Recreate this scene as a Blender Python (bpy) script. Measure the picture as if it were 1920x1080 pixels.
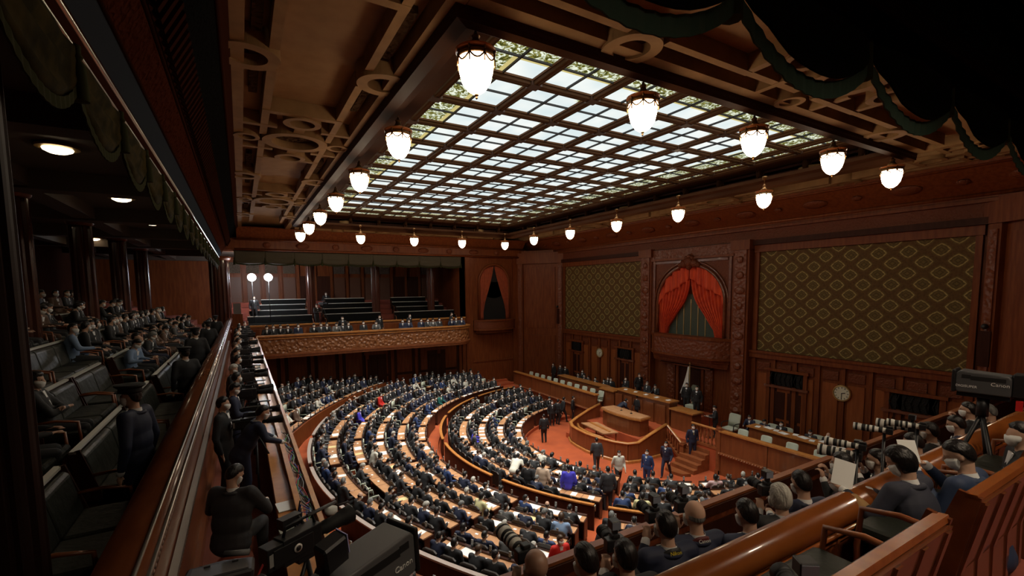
import bpy, bmesh, math, random
from math import sin, cos, pi, radians, atan2, hypot, sqrt
from mathutils import Vector, Matrix, Euler
for o in list(bpy.data.objects): bpy.data.objects.remove(o)
C = bpy.context.scene.collection
sc = bpy.context.scene
random.seed(11)
# ---------------------------------------------------------------- camera
H = 9.0                                   # camera height above the chamber floor
yaw, pitch, roll = radians(30.33), radians(-5.0), radians(-0.58)
FPX, CXP, CYP = 864.8, 960.0, 617.7
fw = Vector((sin(yaw)*cos(pitch), cos(yaw)*cos(pitch), sin(pitch)))
rt = Vector((cos(yaw), -sin(yaw), 0)); up = rt.cross(fw)
R2 = cos(roll)*rt + sin(roll)*up; U2 = -sin(roll)*rt + cos(roll)*up
cam_d = bpy.data.cameras.new('camera'); cam = bpy.data.objects.new('camera', cam_d); C.objects.link(cam)
cam_d.sensor_width = 36; cam_d.lens = 36*FPX/1920; cam_d.shift_y = (CYP-540)/1920
cam_d.clip_start = .05; cam_d.clip_end = 200
M = Matrix((R2, U2, -fw)).transposed().to_4x4(); M.translation = Vector((0, 0, H)); cam.matrix_world = M
sc.camera = cam
def ray(px, py): return (px-CXP)/FPX*R2 - (py-CYP)/FPX*U2 + fw
def atZ(px, py, z):
    d = ray(px, py); k = (z-H)/d.z; return Vector((d.x*k, d.y*k, z))
def atY(px, py, y):
    d = ray(px, py); k = y/d.y; return Vector((d.x*k, y, H+d.z*k))
def atX(px, py, x):
    d = ray(px, py); k = x/d.x; return Vector((x, d.y*k, H+d.z*k))
def px_of(p):
    q = Vector(p)-Vector((0, 0, H)); z = q.dot(fw)
    if z < .1: return (-9999, -9999, z)
    return (CXP+FPX*q.dot(R2)/z, CYP-FPX*q.dot(U2)/z, z)
# ---------------------------------------------------------------- world, exposure
w = bpy.data.worlds.new('world'); sc.world = w; w.use_nodes = True
w.node_tree.nodes['Background'].inputs[0].default_value = (.35, .45, .6, 1)
w.node_tree.nodes['Background'].inputs[1].default_value = .0
sc.view_settings.view_transform = 'Standard'; sc.view_settings.look = 'None'
sc.view_settings.gamma = 1; sc.view_settings.use_curve_mapping = False
sc.view_settings.exposure = 0.0
SKY_STRENGTH = 1.0       # daylight through the stained glass skylight
LAMP_STRENGTH = 23.0      # pendant globes
sun_d = bpy.data.lights.new('daylight', 'SUN'); sun_d.energy = 19; sun_d.angle = radians(74); sun_d.color = (1, .96, .90)
sun = bpy.data.objects.new('daylight', sun_d); C.objects.link(sun); sun.location = (10, 18, 30); sun.rotation_euler = (radians(4), radians(6), 0)
sc.cycles.max_bounces = 6; sc.cycles.diffuse_bounces = 3; sc.cycles.glossy_bounces = 2
sc.cycles.sample_clamp_indirect = 3
# ---------------------------------------------------------------- materials
MT = {}
def mat(name, col=(.5, .5, .5), rough=.6, metal=0., emis=None, es=0., bump=None, bs=.3, bd=.02, var=None, stretch=(1, 1, 1), vscale=3., spec=.5, coat=0.):
    if name in MT: return MT[name]
    m = bpy.data.materials.new(name); m.use_nodes = True; nt = m.node_tree; n = nt.nodes; l = nt.links
    b = n['Principled BSDF']; b.inputs['Base Color'].default_value = (*col, 1)
    b.inputs['Roughness'].default_value = rough; b.inputs['Metallic'].default_value = metal
    b.inputs['Specular IOR Level'].default_value = spec; b.inputs['Coat Weight'].default_value = coat
    if emis: b.inputs['Emission Color'].default_value = (*emis, 1); b.inputs['Emission Strength'].default_value = es
    if var or bump:
        tc = n.new('ShaderNodeTexCoord'); mp = n.new('ShaderNodeMapping'); mp.inputs['Scale'].default_value = stretch
        l.new(tc.outputs['Object'], mp.inputs['Vector'])
    if var:
        ns = n.new('ShaderNodeTexNoise'); ns.inputs['Scale'].default_value = vscale; ns.inputs['Detail'].default_value = 3
        l.new(mp.outputs[0], ns.inputs['Vector'])
        mx = n.new('ShaderNodeMixRGB'); mx.inputs[1].default_value = (*col, 1); mx.inputs[2].default_value = (*var, 1)
        rp = n.new('ShaderNodeValToRGB'); rp.color_ramp.elements[0].position = .35; rp.color_ramp.elements[1].position = .65
        l.new(ns.outputs[0], rp.inputs[0]); l.new(rp.outputs[0], mx.inputs[0]); l.new(mx.outputs[0], b.inputs['Base Color'])
    if bump:
        if bump == 'carve':
            t = n.new('ShaderNodeTexVoronoi'); t.feature = 'SMOOTH_F1'; t.inputs['Scale'].default_value = bs
            t.inputs['Smoothness'].default_value = .4; ns2 = n.new('ShaderNodeTexNoise'); ns2.inputs['Scale'].default_value = bs*.7
            va = n.new('ShaderNodeMixRGB'); va.inputs[0].default_value = .12; l.new(tc.outputs['Object'], va.inputs[1]); l.new(ns2.outputs['Color'], va.inputs[2])
            l.new(tc.outputs['Object'], ns2.inputs['Vector']); l.new(va.outputs[0], t.inputs['Vector']); out = t.outputs['Distance']
        else:
            t = n.new('ShaderNodeTexNoise'); t.inputs['Scale'].default_value = bs; t.inputs['Detail'].default_value = 4
            l.new(mp.outputs[0], t.inputs['Vector']); out = t.outputs[0]
        bp = n.new('ShaderNodeBump'); bp.inputs['Strength'].default_value = 1.; bp.inputs['Distance'].default_value = bd
        l.new(out, bp.inputs['Height']); l.new(bp.outputs[0], b.inputs['Normal'])
    MT[name] = m; return m
WD = mat('mahogany', (.125, .029, .008), .45, var=(.175, .048, .013), stretch=(1, 1, .12), vscale=9, spec=.2)
WDD = mat('dark_mahogany', (.034, .010, .005), .5, spec=.12, var=(.05, .015, .008), stretch=(1, 1, .15), vscale=8)
WCV = mat('carved_mahogany', (.15, .036, .010), .42, bump='carve', bs=7, bd=.05)
WCF = mat('fine_carved_mahogany', (.13, .032, .010), .45, spec=.25, bump='carve', bs=16, bd=.022)
WR = mat('polished_rail_wood', (.25, .066, .012), .25, var=(.33, .095, .02), stretch=(.25, 1, 1), vscale=7, coat=.6)
WRL = mat('polished_side_rail_wood', (.12, .032, .012), .25, var=(.17, .05, .018), stretch=(1, .25, 1), vscale=7, coat=.5)
WO = mat('honey_wood', (.40, .150, .036), .32, var=(.50, .21, .055), stretch=(1, 1, .4), vscale=6, coat=.3)
WDT = mat('desk_top_wood', (.44, .215, .10), .42, var=(.52, .27, .13), stretch=(1, 1, 1), vscale=4)
WDK = mat('desk_side_wood', (.045, .014, .008), .4)
WST = mat('stair_wood', (.20, .06, .02), .35, var=(.27, .085, .03), vscale=5)
CP = mat('red_carpet', (.42, .080, .020), .95, var=(.34, .062, .017), vscale=1.2, bump='noise', bs=60, bd=.004)
CPP = mat('pink_carpet', (.26, .062, .04), .95, var=(.22, .05, .034), vscale=2)
CRM = mat('ceiling_plaster', (.27, .155, .068), .85, spec=.1, var=(.22, .125, .055), vscale=2.5)
CRD = mat('ceiling_panel_plaster', (.27, .155, .070), .85, spec=.1, var=(.24, .135, .06), vscale=3)
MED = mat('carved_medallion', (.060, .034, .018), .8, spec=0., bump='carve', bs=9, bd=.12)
BRN = mat('bronze', (.20, .105, .04), .42, .85)
BRND = mat('dark_bronze_lattice', (.014, .013, .012), .6, .0, spec=.15, bump='carve', bs=24, bd=.03)
GLD = mat('brass_trim', (.42, .27, .10), .35, .7)
BLK = mat('black_plastic', (.012, .012, .014), .45)
BLR = mat('black_rubber', (.006, .006, .007), .7)
GRY = mat('grey_plastic', (.10, .10, .105), .5)
LGR = mat('light_grey_plastic', (.30, .30, .29), .5)
CHR = mat('chrome', (.55, .55, .56), .22, 1.)
WHT = mat('white_paint', (.78, .78, .76), .5)
WHL = mat('white_lens_barrel', (.68, .67, .62), .45)
PAP = mat('paper', (.86, .86, .84), .8)
YEL = mat('yellow_envelope', (.72, .60, .30), .8)
GLS = mat('lens_glass', (.02, .02, .05), .05, coat=1)
LEA = mat('green_black_leather', (.012, .014, .009), .5, spec=.35, bump='noise', bs=5, bd=.02)
LEB = mat('black_leather', (.004, .004, .004), .7, spec=.1)
CHG = mat('pale_green_chair_cloth', (.50, .53, .43), .85)
CHD = mat('chair_frame_dark', (.02, .012, .008), .5)
CUR = mat('red_curtain_velvet', (.72, .085, .018), .75, var=(.50, .040, .012), stretch=(1, 3, .3), vscale=4)
CUO = mat('dull_red_curtain', (.33, .06, .018), .8, var=(.26, .045, .015), vscale=4)
GCU = mat('green_brocade', (.055, .065, .045), .8, bump='noise', bs=18, bd=.01)
VAL = mat('olive_valance_velvet', (.016, .013, .004), .9, spec=.02, var=(.040, .030, .009), vscale=5)
FRG = mat('teal_fringe', (.030, .032, .014), .9, spec=.02)
RED = mat('red_signal', (.6, .02, .02), .4)
CBR = mat('red_cable', (.45, .03, .03), .5); CBB = mat('blue_cable', (.04, .08, .35), .5); CBG = mat('green_cable', (.05, .28, .10), .5)
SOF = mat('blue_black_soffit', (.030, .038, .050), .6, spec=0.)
MTL = mat('silver_moulding', (.48, .47, .44), .28, .85)
# ---------------------------------------------------------------- mesh helper
class MB:
    def __init__(s): s.v = []; s.f = []; s.m = []; s.mi = 0; s.sm = False; s.s = []
    def add(s, vs, fs, smooth=None):
        k = len(s.v); s.v += [tuple(p) for p in vs]
        for f in fs: s.f.append(tuple(i+k for i in f)); s.m.append(s.mi); s.s.append(s.sm if smooth is None else smooth)
    def box(s, x0, x1, y0, y1, z0, z1, mi=None):
        if mi is not None: s.mi = mi
        s.add([(x0,y0,z0),(x1,y0,z0),(x1,y1,z0),(x0,y1,z0),(x0,y0,z1),(x1,y0,z1),(x1,y1,z1),(x0,y1,z1)],
              [(0,3,2,1),(4,5,6,7),(0,1,5,4),(1,2,6,5),(2,3,7,6),(3,0,4,7)], False)
    def obox(s, c, sx, sy, sz, ax=None, mi=None):   # centre, sizes, Matrix/Euler orientation
        if mi is not None: s.mi = mi
        c = Vector(c); R = ax if ax is not None else Matrix.Identity(3)
        vs = [c+R@Vector((a*sx/2, b*sy/2, d*sz/2)) for d in (-1, 1) for a, b in ((-1,-1),(1,-1),(1,1),(-1,1))]
        s.add(vs, [(0,3,2,1),(4,5,6,7),(0,1,5,4),(1,2,6,5),(2,3,7,6),(3,0,4,7)], False)
    def prism(s, poly, z0, z1, mi=None, f=lambda x, y, z: (x, y, z)):
        if mi is not None: s.mi = mi
        n = len(poly)
        s.add([f(x, y, z0) for x, y in poly]+[f(x, y, z1) for x, y in poly],
              [tuple(range(n-1, -1, -1)), tuple(range(n, 2*n))]+[(i, (i+1) % n, n+(i+1) % n, n+i) for i in range(n)], False)
    def ring(s, outer, inner, z0, z1, mi=None, f=lambda x, y, z: (x, y, z)):
        if mi is not None: s.mi = mi
        n = len(outer); P = [f(x, y, z0) for x, y in outer]+[f(x, y, z0) for x, y in inner]+[f(x, y, z1) for x, y in outer]+[f(x, y, z1) for x, y in inner]
        F = []
        for i in range(n):
            j = (i+1) % n
            F += [(i, n+i, n+j, j), (2*n+i, 2*n+j, 3*n+j, 3*n+i), (i, j, 2*n+j, 2*n+i), (n+j, n+i, 3*n+i, 3*n+j)]
        s.add(P, F, False)
    def tube(s, pts, r, n=8, mi=None, cap=True, rs=None):
        if mi is not None: s.mi = mi
        pts = [Vector(p) for p in pts]; k0 = []; vs = []; N = len(pts); prev = None
        for i, p in enumerate(pts):
            t = (pts[min(i+1, N-1)]-pts[max(i-1, 0)])
            if t.length < 1e-9: t = Vector((0, 0, 1))
            t.normalize()
            if prev is None: a = t.orthogonal().normalized()
            else:
                a = prev-t*prev.dot(t)
                a = a.normalized() if a.length > 1e-6 else t.orthogonal().normalized()
            prev = a; b = t.cross(a); rr = rs[i] if rs else r
            vs += [p+(a*cos(2*pi*k/n)+b*sin(2*pi*k/n))*rr for k in range(n)]
        fs = [(i*n+k, i*n+(k+1) % n, (i+1)*n+(k+1) % n, (i+1)*n+k) for i in range(N-1) for k in range(n)]
        if cap: fs += [tuple(range(n-1, -1, -1)), tuple(range((N-1)*n, N*n))]
        s.add(vs, fs, True)
    def lathe(s, prof, c=(0, 0, 0), n=16, mi=None, R=None, sx=1, sy=1):
        if mi is not None: s.mi = mi
        c = Vector(c); R = R or Matrix.Identity(3); vs = []; fs = []
        runs = [[prof[0]]]
        for i in range(1, len(prof)):
            runs[-1].append(prof[i])
            if 0 < i < len(prof)-1:
                a = Vector((prof[i][0]-prof[i-1][0], prof[i][1]-prof[i-1][1])); b_ = Vector((prof[i+1][0]-prof[i][0], prof[i+1][1]-prof[i][1]))
                if a.length > 1e-6 and b_.length > 1e-6 and a.angle(b_) > radians(50) and not s.nosplit: runs.append([prof[i]])
        if len(runs) > 1:
            for j, rn in enumerate(runs): s._lathe(rn, c, n, R, sx, sy, j == 0, j == len(runs)-1)
            return
        s._lathe(prof, c, n, R, sx, sy, True, True)
    nosplit = False
    def _lathe(s, prof, c, n, R, sx, sy, c0, c1):
        vs = []; N = len(prof)
        for r, z in prof: vs += [c+R@Vector((r*cos(2*pi*k/n)*sx, r*sin(2*pi*k/n)*sy, z)) for k in range(n)]
        fs = [(i*n+k, i*n+(k+1) % n, (i+1)*n+(k+1) % n, (i+1)*n+k) for i in range(N-1) for k in range(n)]
        if c0 and prof[0][0] > 1e-4: fs.append(tuple(range(n-1, -1, -1)))
        if c1 and prof[-1][0] > 1e-4: fs.append(tuple(range((N-1)*n, N*n)))
        s.add(vs, fs, True)
    def ball(s, c, rx, ry=None, rz=None, n=10, m=7, mi=None, R=None):
        ry = ry or rx; rz = rz or rx
        s.lathe([(max(sin(pi*i/m), 1e-5)*rx, -cos(pi*i/m)*rz) for i in range(m+1)], c, n, mi, R, 1, ry/rx)
    def sweep(s, prof, path, mi=None, closed=False, fz=None, cap=True, smooth=True):
        # prof: list of (lateral, height); path: list of (x,y,z); lateral = right of travel
        if mi is not None: s.mi = mi
        path = [Vector(p) for p in path]; N = len(path); n = len(prof); vs = []
        for i, p in enumerate(path):
            if closed: t = path[(i+1) % N]-path[i-1]
            else: t = path[min(i+1, N-1)]-path[max(i-1, 0)]
            t.z = 0; t.normalize(); side = Vector((t.y, -t.x, 0))
            kk = 1.
            if 0 < i < N-1 or closed:
                a = (path[i]-path[i-1]); b = (path[(i+1) % N]-path[i]); a.z = b.z = 0
                if a.length > 1e-6 and b.length > 1e-6: kk = 1/max(.4, cos(a.angle(b)/2))
            vs += [p+side*(u*kk)+Vector((0, 0, v)) for u, v in prof]
        R = N if closed else N-1
        fs = [(i*n+k, i*n+(k+1) % n, ((i+1) % N)*n+(k+1) % n, ((i+1) % N)*n+k) for i in range(R) for k in range(n)]
        if cap and not closed: fs += [tuple(range(n)), tuple(range(N*n-1, (N-1)*n-1, -1))]
        s.add(vs, fs, smooth)
    def build(s, name, mats, parent=None, loc=None, rot=None):
        me = bpy.data.meshes.new(name); me.from_pydata(s.v, [], s.f)
        for m in (mats if isinstance(mats, (list, tuple)) else [mats]): me.materials.append(m)
        me.polygons.foreach_set('material_index', s.m); me.polygons.foreach_set('use_smooth', s.s)
        bm = bmesh.new(); bm.from_mesh(me); bmesh.ops.recalc_face_normals(bm, faces=bm.faces); bm.to_mesh(me); bm.free()
        return link(name, me, parent, loc, rot)
def link(name, me, parent=None, loc=None, rot=None):
    o = bpy.data.objects.new(name, me); C.objects.link(o)
    if parent: o.parent = parent
    if loc is not None: o.location = loc
    if rot is not None: o.rotation_euler = rot
    return o
def tag(o, label, cat, group=None, kind=None):
    if label: o['label'] = label
    if cat: o['category'] = cat
    if group: o['group'] = group
    if kind: o['kind'] = kind
    return o
def thing(name, label, cat, loc=(0, 0, 0), rz=0, group=None):
    o = bpy.data.objects.new(name, None); C.objects.link(o); o.location = loc; o.rotation_euler = (0, 0, rz); o.empty_display_size = .1
    return tag(o, label, cat, group)
def struct(name, mb, m, parent=None):
    o = mb.build(name, m, parent)
    if parent is None: o['kind'] = 'structure'
    return o
def dup(o, loc, rz=0, label=None, group=None, rot=None):
    r = o.copy(); C.objects.link(r); r.location = loc; r.rotation_euler = rot or (0, 0, rz)
    if label: r['label'] = label
    if group: r['group'] = group
    for ch in o.children:
        c = ch.copy(); C.objects.link(c); c.parent = r
        for g in ch.children:
            d = g.copy(); C.objects.link(d); d.parent = c
    return r
ORD = ['first','second','third','fourth','fifth','sixth','seventh','eighth','ninth','tenth','eleventh','twelfth','thirteenth','fourteenth','fifteenth','sixteenth','seventeenth','eighteenth','nineteenth','twentieth','twenty-first','twenty-second','twenty-third','twenty-fourth']
CEN = Vector((19.35, 18.2))
def PT(r, a): return (CEN.x-r*cos(radians(a)), CEN.y+r*sin(radians(a)))
def FZ(r): return 0. if r < 6.4 else .13*(r-5.75)
def arcpts(r0, r1, a0, a1, c=None, step=1.5):
    n = max(2, int(abs(a1-a0)/step)+1); cx, cy = (c or CEN)[0], (c or CEN)[1]
    P = [(cx-r1*cos(radians(a0+(a1-a0)*i/n)), cy+r1*sin(radians(a0+(a1-a0)*i/n))) for i in range(n+1)]
    Q = [(cx-r0*cos(radians(a0+(a1-a0)*i/n)), cy+r0*sin(radians(a0+(a1-a0)*i/n))) for i in range(n+1)]
    return P, Q
def arcbox(mb, r0, r1, a0, a1, z0, z1, mi=None, c=None):
    if mi is not None: mb.mi = mi
    P, Q = arcpts(r0, r1, a0, a1, c); n = len(P)
    V = [(x, y, z0) for x, y in P]+[(x, y, z0) for x, y in Q]+[(x, y, z1) for x, y in P]+[(x, y, z1) for x, y in Q]
    F = []
    for i in range(n-1):
        F += [(i, i+1, n+i+1, n+i), (2*n+i, 3*n+i, 3*n+i+1, 2*n+i+1), (i, 2*n+i, 2*n+i+1, i+1), (n+i, n+i+1, 3*n+i+1, 3*n+i)]
    F += [(0, n, 3*n, 2*n), (n-1, 3*n-1, 4*n-1, 2*n-1)]
    mb.add(V, F, False)
# ================================================================ the room
WX = 23.0; GY0, GY1 = 1.73, 34.1            # front wall, near and far gallery openings
ZC = 13.0                                    # underside of the coffered ceiling
WL, WRr, WN, WF = 2.97, 17.97, 6.36, 30.4    # light well
# floor: flat arena then shallow steps
mb = MB(); mb.box(-.8, WX, GY0, GY1+1.5, -.3, 0)
inner = [7.4, 8.42, 9.43, 10.45]; outer = [12.6, 13.6, 14.6, 15.6, 16.65]
steps = [6.9]+[r+.02 for r in inner[0:]]+[11.6]+outer
def clip_arc(r0, r1, z0, z1, mbb, mi=0):
    N = 120; P = []
    for i in range(N):
        a0, a1 = -100+200*i/N, -100+200*(i+1)/N
        q = [PT(r0, a0), PT(r1, a0), PT(r1, a1), PT(r0, a1)]
        q = [(min(max(x, -.74), 19.3), min(max(y, GY0+.05), GY1+1.3)) for x, y in q]
        if max(x for x, y in q)-min(x for x, y in q) < .01 or max(y for x, y in q)-min(y for x, y in q) < .01: continue
        mbb.prism(q, z0, z1, mi)
for i, r in enumerate(steps):
    r1 = steps[i+1] if i+1 < len(steps) else 18.2
    clip_arc(r, r1, -.05, FZ((r+r1)/2), mb)
struct('floor', mb, CP)
# ---------------- front wall
CW = 17.55+.55   # 18.1 centre of the front wall
mb = MB(); mb.box(WX, WX+.3, GY0-1, GY1+1, 0, 12.2, 0)
# wainscot panels & pilaster strips below the tapestries
def yz(mbx, x0, x1, y0, y1, z0, z1, mi=None): mbx.box(x0, x1, y0, y1, z0, z1, mi)
for y0, y1 in ((22.0, 30.6), (5.9, 14.2)):
    n = 8; 
    for k in range(n+1):
        y = y0+(y1-y0)*k/n; yz(mb, WX-.10, WX, y-.09, y+.09, 1.15, 5.35, 0)
    for k in range(n):
        ya, yb = y0+(y1-y0)*k/n+.2, y0+(y1-y0)*(k+1)/n-.2
        yz(mb, WX-.05, WX, ya, yb, 1.6, 4.6, 3); yz(mb, WX-.06, WX, ya, yb, 4.75, 5.15, 2)
    yz(mb, WX-.18, WX, y0-.2, y1+.2, 5.35, 5.6, 0); yz(mb, WX-.24, WX, y0-.2, y1+.2, 5.6, 5.72, 0)
    # frame of tapestry
    yz(mb, WX-.16, WX, y0-.05, y0+.14, 5.72, 11.0, 0); yz(mb, WX-.16, WX, y1-.14, y1+.05, 5.72, 11.0, 0)
    yz(mb, WX-.20, WX, y0-.1, y1+.1, 10.75, 11.1, 0)
yz(mb, WX-.35, WX, GY0, GY1, 11.1, 11.35, 1)
yz(mb, WX-.25, WX, GY0, GY1, 11.35, 11.85, 2)
yz(mb, WX-.5, WX, GY0, GY1, 11.85, 12.0, 0)
struct('wall_front', mb, [WD, WDD, WCF, mat('wainscot_panel', (.21, .055, .014), .42, var=(.26, .075, .02), stretch=(1, 1, .12), vscale=7, spec=.25)])
# tapestries (wall hangings with a woven diamond lattice)
def tapestry_mat():
    m = bpy.data.materials.new('diamond_brocade'); m.use_nodes = True; nt = m.node_tree; n = nt.nodes; l = nt.links; b = n['Principled BSDF']
    b.inputs['Roughness'].default_value = .7; b.inputs['Specular IOR Level'].default_value = .2
    tc = n.new('ShaderNodeTexCoord'); sp = n.new('ShaderNodeSeparateXYZ'); l.new(tc.outputs['Object'], sp.inputs[0])
    def mth(op, a, b_=None, c_=None):
        q = n.new('ShaderNodeMath'); q.operation = op
        for i, v in enumerate((a, b_, c_)):
            if v is None: continue
            if isinstance(v, (int, float)): q.inputs[i].default_value = v
            else: l.new(v, q.inputs[i])
        return q.outputs[0]
    def tri(src, per): return mth('MULTIPLY', mth('ABSOLUTE', mth('SUBTRACT', mth('FRACT', mth('DIVIDE', src, per)), .5)), 2.)
    a = tri(sp.outputs['Y'], 1.0); c = tri(sp.outputs['Z'], .86)
    # rounded lattice: cosine sum gives soft-sided medallions
    ca = mth('COSINE', mth('MULTIPLY', a, pi)); cc = mth('COSINE', mth('MULTIPLY', c, pi))
    wob = mth('MULTIPLY', mth('ABSOLUTE', mth('MULTIPLY', mth('SINE', mth('MULTIPLY', a, 4*pi)), mth('SINE', mth('MULTIPLY', c, 4*pi)))), .05)
    dd = mth('ADD', a, c); lin = mth('MINIMUM', dd, mth('SUBTRACT', 2., dd))
    m1 = mth('ADD', mth('ADD', mth('MULTIPLY', .45, mth('SUBTRACT', 1, mth('DIVIDE', mth('ABSOLUTE', mth('ADD', ca, cc)), 2.))), mth('MULTIPLY', .55, lin)), wob)   # 0 centre .. 1 border
    rp = n.new('ShaderNodeValToRGB'); l.new(m1, rp.inputs[0]); e = rp.color_ramp.elements
    e[0].position = 0; e[0].color = (.16, .105, .033, 1); e[1].position = 1; e[1].color = (.105, .055, .017, 1)
    for p, cl in ((.10, (.15, .105, .034)), (.14, (.075, .048, .014)), (.30, (.15, .10, .032)), (.36, (.085, .058, .018)), (.48, (.15, .105, .034)), (.52, (.36, .27, .10)), (.58, (.37, .28, .105)), (.61, (.12, .085, .026)), (.70, (.14, .090, .028)), (.76, (.11, .060, .018))):
        x = e.new(p); x.color = (*cl, 1)
    ns = n.new('ShaderNodeTexNoise'); ns.inputs['Scale'].default_value = 14; l.new(tc.outputs['Object'], ns.inputs['Vector'])
    mx = n.new('ShaderNodeMixRGB'); mx.blend_type = 'MULTIPLY'; mx.inputs[0].default_value = .4
    rr = n.new('ShaderNodeValToRGB'); rr.color_ramp.elements[0].position = .35; rr.color_ramp.elements[0].color = (.45, .45, .45, 1); rr.color_ramp.elements[1].position = .6; l.new(ns.outputs[0], rr.inputs[0])
    l.new(rp.outputs[0], mx.inputs[1]); l.new(rr.outputs[0], mx.inputs[2]); l.new(mx.outputs[0], b.inputs['Base Color'])
    return m
TAP = tapestry_mat()
for y0, y1, lb in ((22.14, 30.46, 'olive and gold diamond-lattice brocade wall hanging, the further left one on the front wall'),
                   (6.04, 14.06, 'olive and gold diamond-lattice brocade wall hanging, the nearer right one above the clock')):
    mb = MB(); mb.box(WX-.05, WX-.005, y0, y1, 5.73, 10.75); tag(mb.build('wall_hanging', TAP), lb, 'wall hanging', 'brocade wall hangings')
# arched throne box bay
AY0, AY1, SPR, AZ = 15.75, 20.4, 8.15, 10.3     # arch jambs, spring line, crown
mb = MB()
for y0, y1 in ((14.4, 15.3), (20.95, 21.85)):     # carved pilasters
    mb.box(WX-.45, WX, y0, y1, .9, 11.35, 0); mb.box(WX-.52, WX-.45, y0+.12, y1-.12, 1.2, 10.9, 1)
    for k in range(12):
        z = 1.6+k*.8; mb.ball((WX-.53, (y0+y1)/2, z), .09, .30-.06*(k % 3), .20, 10, 6, 1)
    mb.box(WX-.6, WX, y0-.08, y1+.08, 10.9, 11.4, 0)
mb.box(WX-.42, WX, 15.25, 20.95, 10.75, 11.3, 1)
mb.box(WX-.5, WX, 15.25, 20.95, 10.62, 10.75, 0)
struct('trim_1', mb, [WD, WCV])
mb = MB(); n = 28; yc = (AY0+AY1)/2; ra = (AY1-AY0)/2; ar = []
for i in range(n+1):
    a = pi*i/n; ar.append((yc-cos(a)*ra, SPR+sin(a)*(AZ-SPR)))
fY = lambda x0: (lambda x, y, z: (x0+z, x, y))
# spandrel plate with arch cut (strip quads)
for i in range(n):
    (y0, z0), (y1, z1) = ar[i], ar[i+1]
    mb.prism([(y0, z0), (y1, z1), (y1, 10.65), (y0, 10.65)], -.38, -.0, 0, f=fY(WX))
mb.box(WX-.38, WX, 15.25, AY0, 6.2, 10.65, 0); mb.box(WX-.38, WX, AY1, 20.95, 6.2, 10.65, 0)
# arch moulding
mb.tube([(WX-.42, y, z) for y, z in [(AY0, 6.2)]+ar+[(AY1, 6.2)]], .09, 8, 1)
mb.tube([(WX-.44, y, z) for y, z in [(yc+(y-yc)*1.09, SPR+(z-SPR)*1.09) for y, z in ar]], .05, 6, 1)
for s_ in (-1, 1):
    mb.box(WX-.46, WX-.36, yc+s_*2.62-.07, yc+s_*2.62+.07, 6.2, 10.62, 1)
mb.box(WX-.46, WX-.36, 15.6, 20.6, 10.45, 10.58, 1)
# crest over the crown
mb.mi = 0
for dy, dz, r in ((0, .05, .32), (-.35, -.02, .24), (.35, -.02, .24), (-.62, -.12, .16), (.62, -.12, .16), (0, .35, .16), (-.2, .28, .14), (.2, .28, .14), (0, -.2, .2)):
    mb.ball((WX-.5, yc+dy, AZ+.1+dz), r*.8, r, r, 10, 7, 0)
struct('trim_2', mb, [WCF, WRL])
# box behind the arch: back, sides, red curtains
mb = MB(); mb.box(WX+.05, WX+.1, AY0-.5, AY1+.5, 6.0, 10.7, 0); struct('wall_throne', mb, WDD)
# (front wall slab is solid; the recess is shown by the curtain standing just inside the arch)
def drape(path_fn, nu, nv, folds, depth, m, name, parent, x0):
    mb = MB(); vs = []; 
    for j in range(nv+1):
        v = j/nv
        for i in range(nu+1):
            u = i/nu; y, z = path_fn(u, v); vs.append((x0-depth*(.5+.5*cos(u*folds*2*pi)), y, z))
    W = nu+1; fs = [(j*W+i, j*W+i+1, (j+1)*W+i+1, (j+1)*W+i) for j in range(nv) for i in range(nu)]
    back = [(x+.06, y, z) for x, y, z in vs]; K = len(vs)
    fs2 = [tuple(i+K for i in reversed(f)) for f in fs]
    edge = [(i, i+1, K+i+1, K+i) for i in range(nu)]+[(nv*W+i+1, nv*W+i, K+nv*W+i, K+nv*W+i+1) for i in range(nu)]
    edge += [(j*W, K+j*W, K+(j+1)*W, (j+1)*W) for j in range(nv)]+[(j*W+nu, (j+1)*W+nu, K+(j+1)*W+nu, K+j*W+nu) for j in range(nv)]
    mb.add(vs+back, fs+fs2+edge, True); return mb.build(name, m, parent)
cur = thing('curtain', 'bright red velvet curtains tied back inside the carved arch on the front wall', 'curtain', (0, 0, 0))
zb = 5.95
for s_ in (-1, 1):
    def pf(u, v, s_=s_):
        # u across from centre (0) to jamb (1); v down
        top = 9.9-1.2*u**2*1.0
        if v < .5: yi = .12+.62*(v/.5)**1.3*1.0
        inner = .05+1.55*min(1, max(0, v-.16)*1.45)**1.5; 
        if v > .86: inner = 1.6+(v-.86)*1.2
        outer = ra*.985; zz = SPR+ (AZ-SPR)*sqrt(max(0, 1-((inner+(outer-inner)*u)/ra)**2))
        y = inner+(outer-inner)*u; ztop = SPR+(AZ-.1-SPR)*sqrt(max(0, 1-min(.999, (y*(1-v)+u*outer*.98*v)/ra)**2)) if v < 1 else zb
        z0_ = SPR+(AZ-.15-SPR)*sqrt(max(0., 1-min(.995, (.05+(outer-.05)*u)/ra)**2))
        y = (.05+(outer-.05)*u)*(1-min(1, v*1.6))+(inner+(outer-inner)*u)*min(1, v*1.6)
        return yc+s_*y, z0_+(zb-z0_)*v
    drape(pf, 54, 20, 9, .24, CUR, 'curtain_panel', cur, WX-.10)
    def pf2(u, v, s_=s_):
        y = .04+(ra*.97-.04)*u; z0_ = SPR+(AZ-.05-SPR)*sqrt(max(0., 1-min(.99, y/ra)**2))
        dz = (.75+.35*sin(pi*min(1, u*1.1)))*v
        return yc+s_*y, z0_-dz
    drape(pf2, 36, 8, 4, .2, CUR, 'pelmet_swag', cur, WX-.26)
mb = MB()
mb.box(WX-.11, WX-.06, AY0+.05, AY1-.05, 5.95, 8.6, 0)
for k in range(5): mb.box(WX-.14, WX-.1, yc-.95+k*.5, yc-.90+k*.5, 5.95, 8.3, 1)
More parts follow.
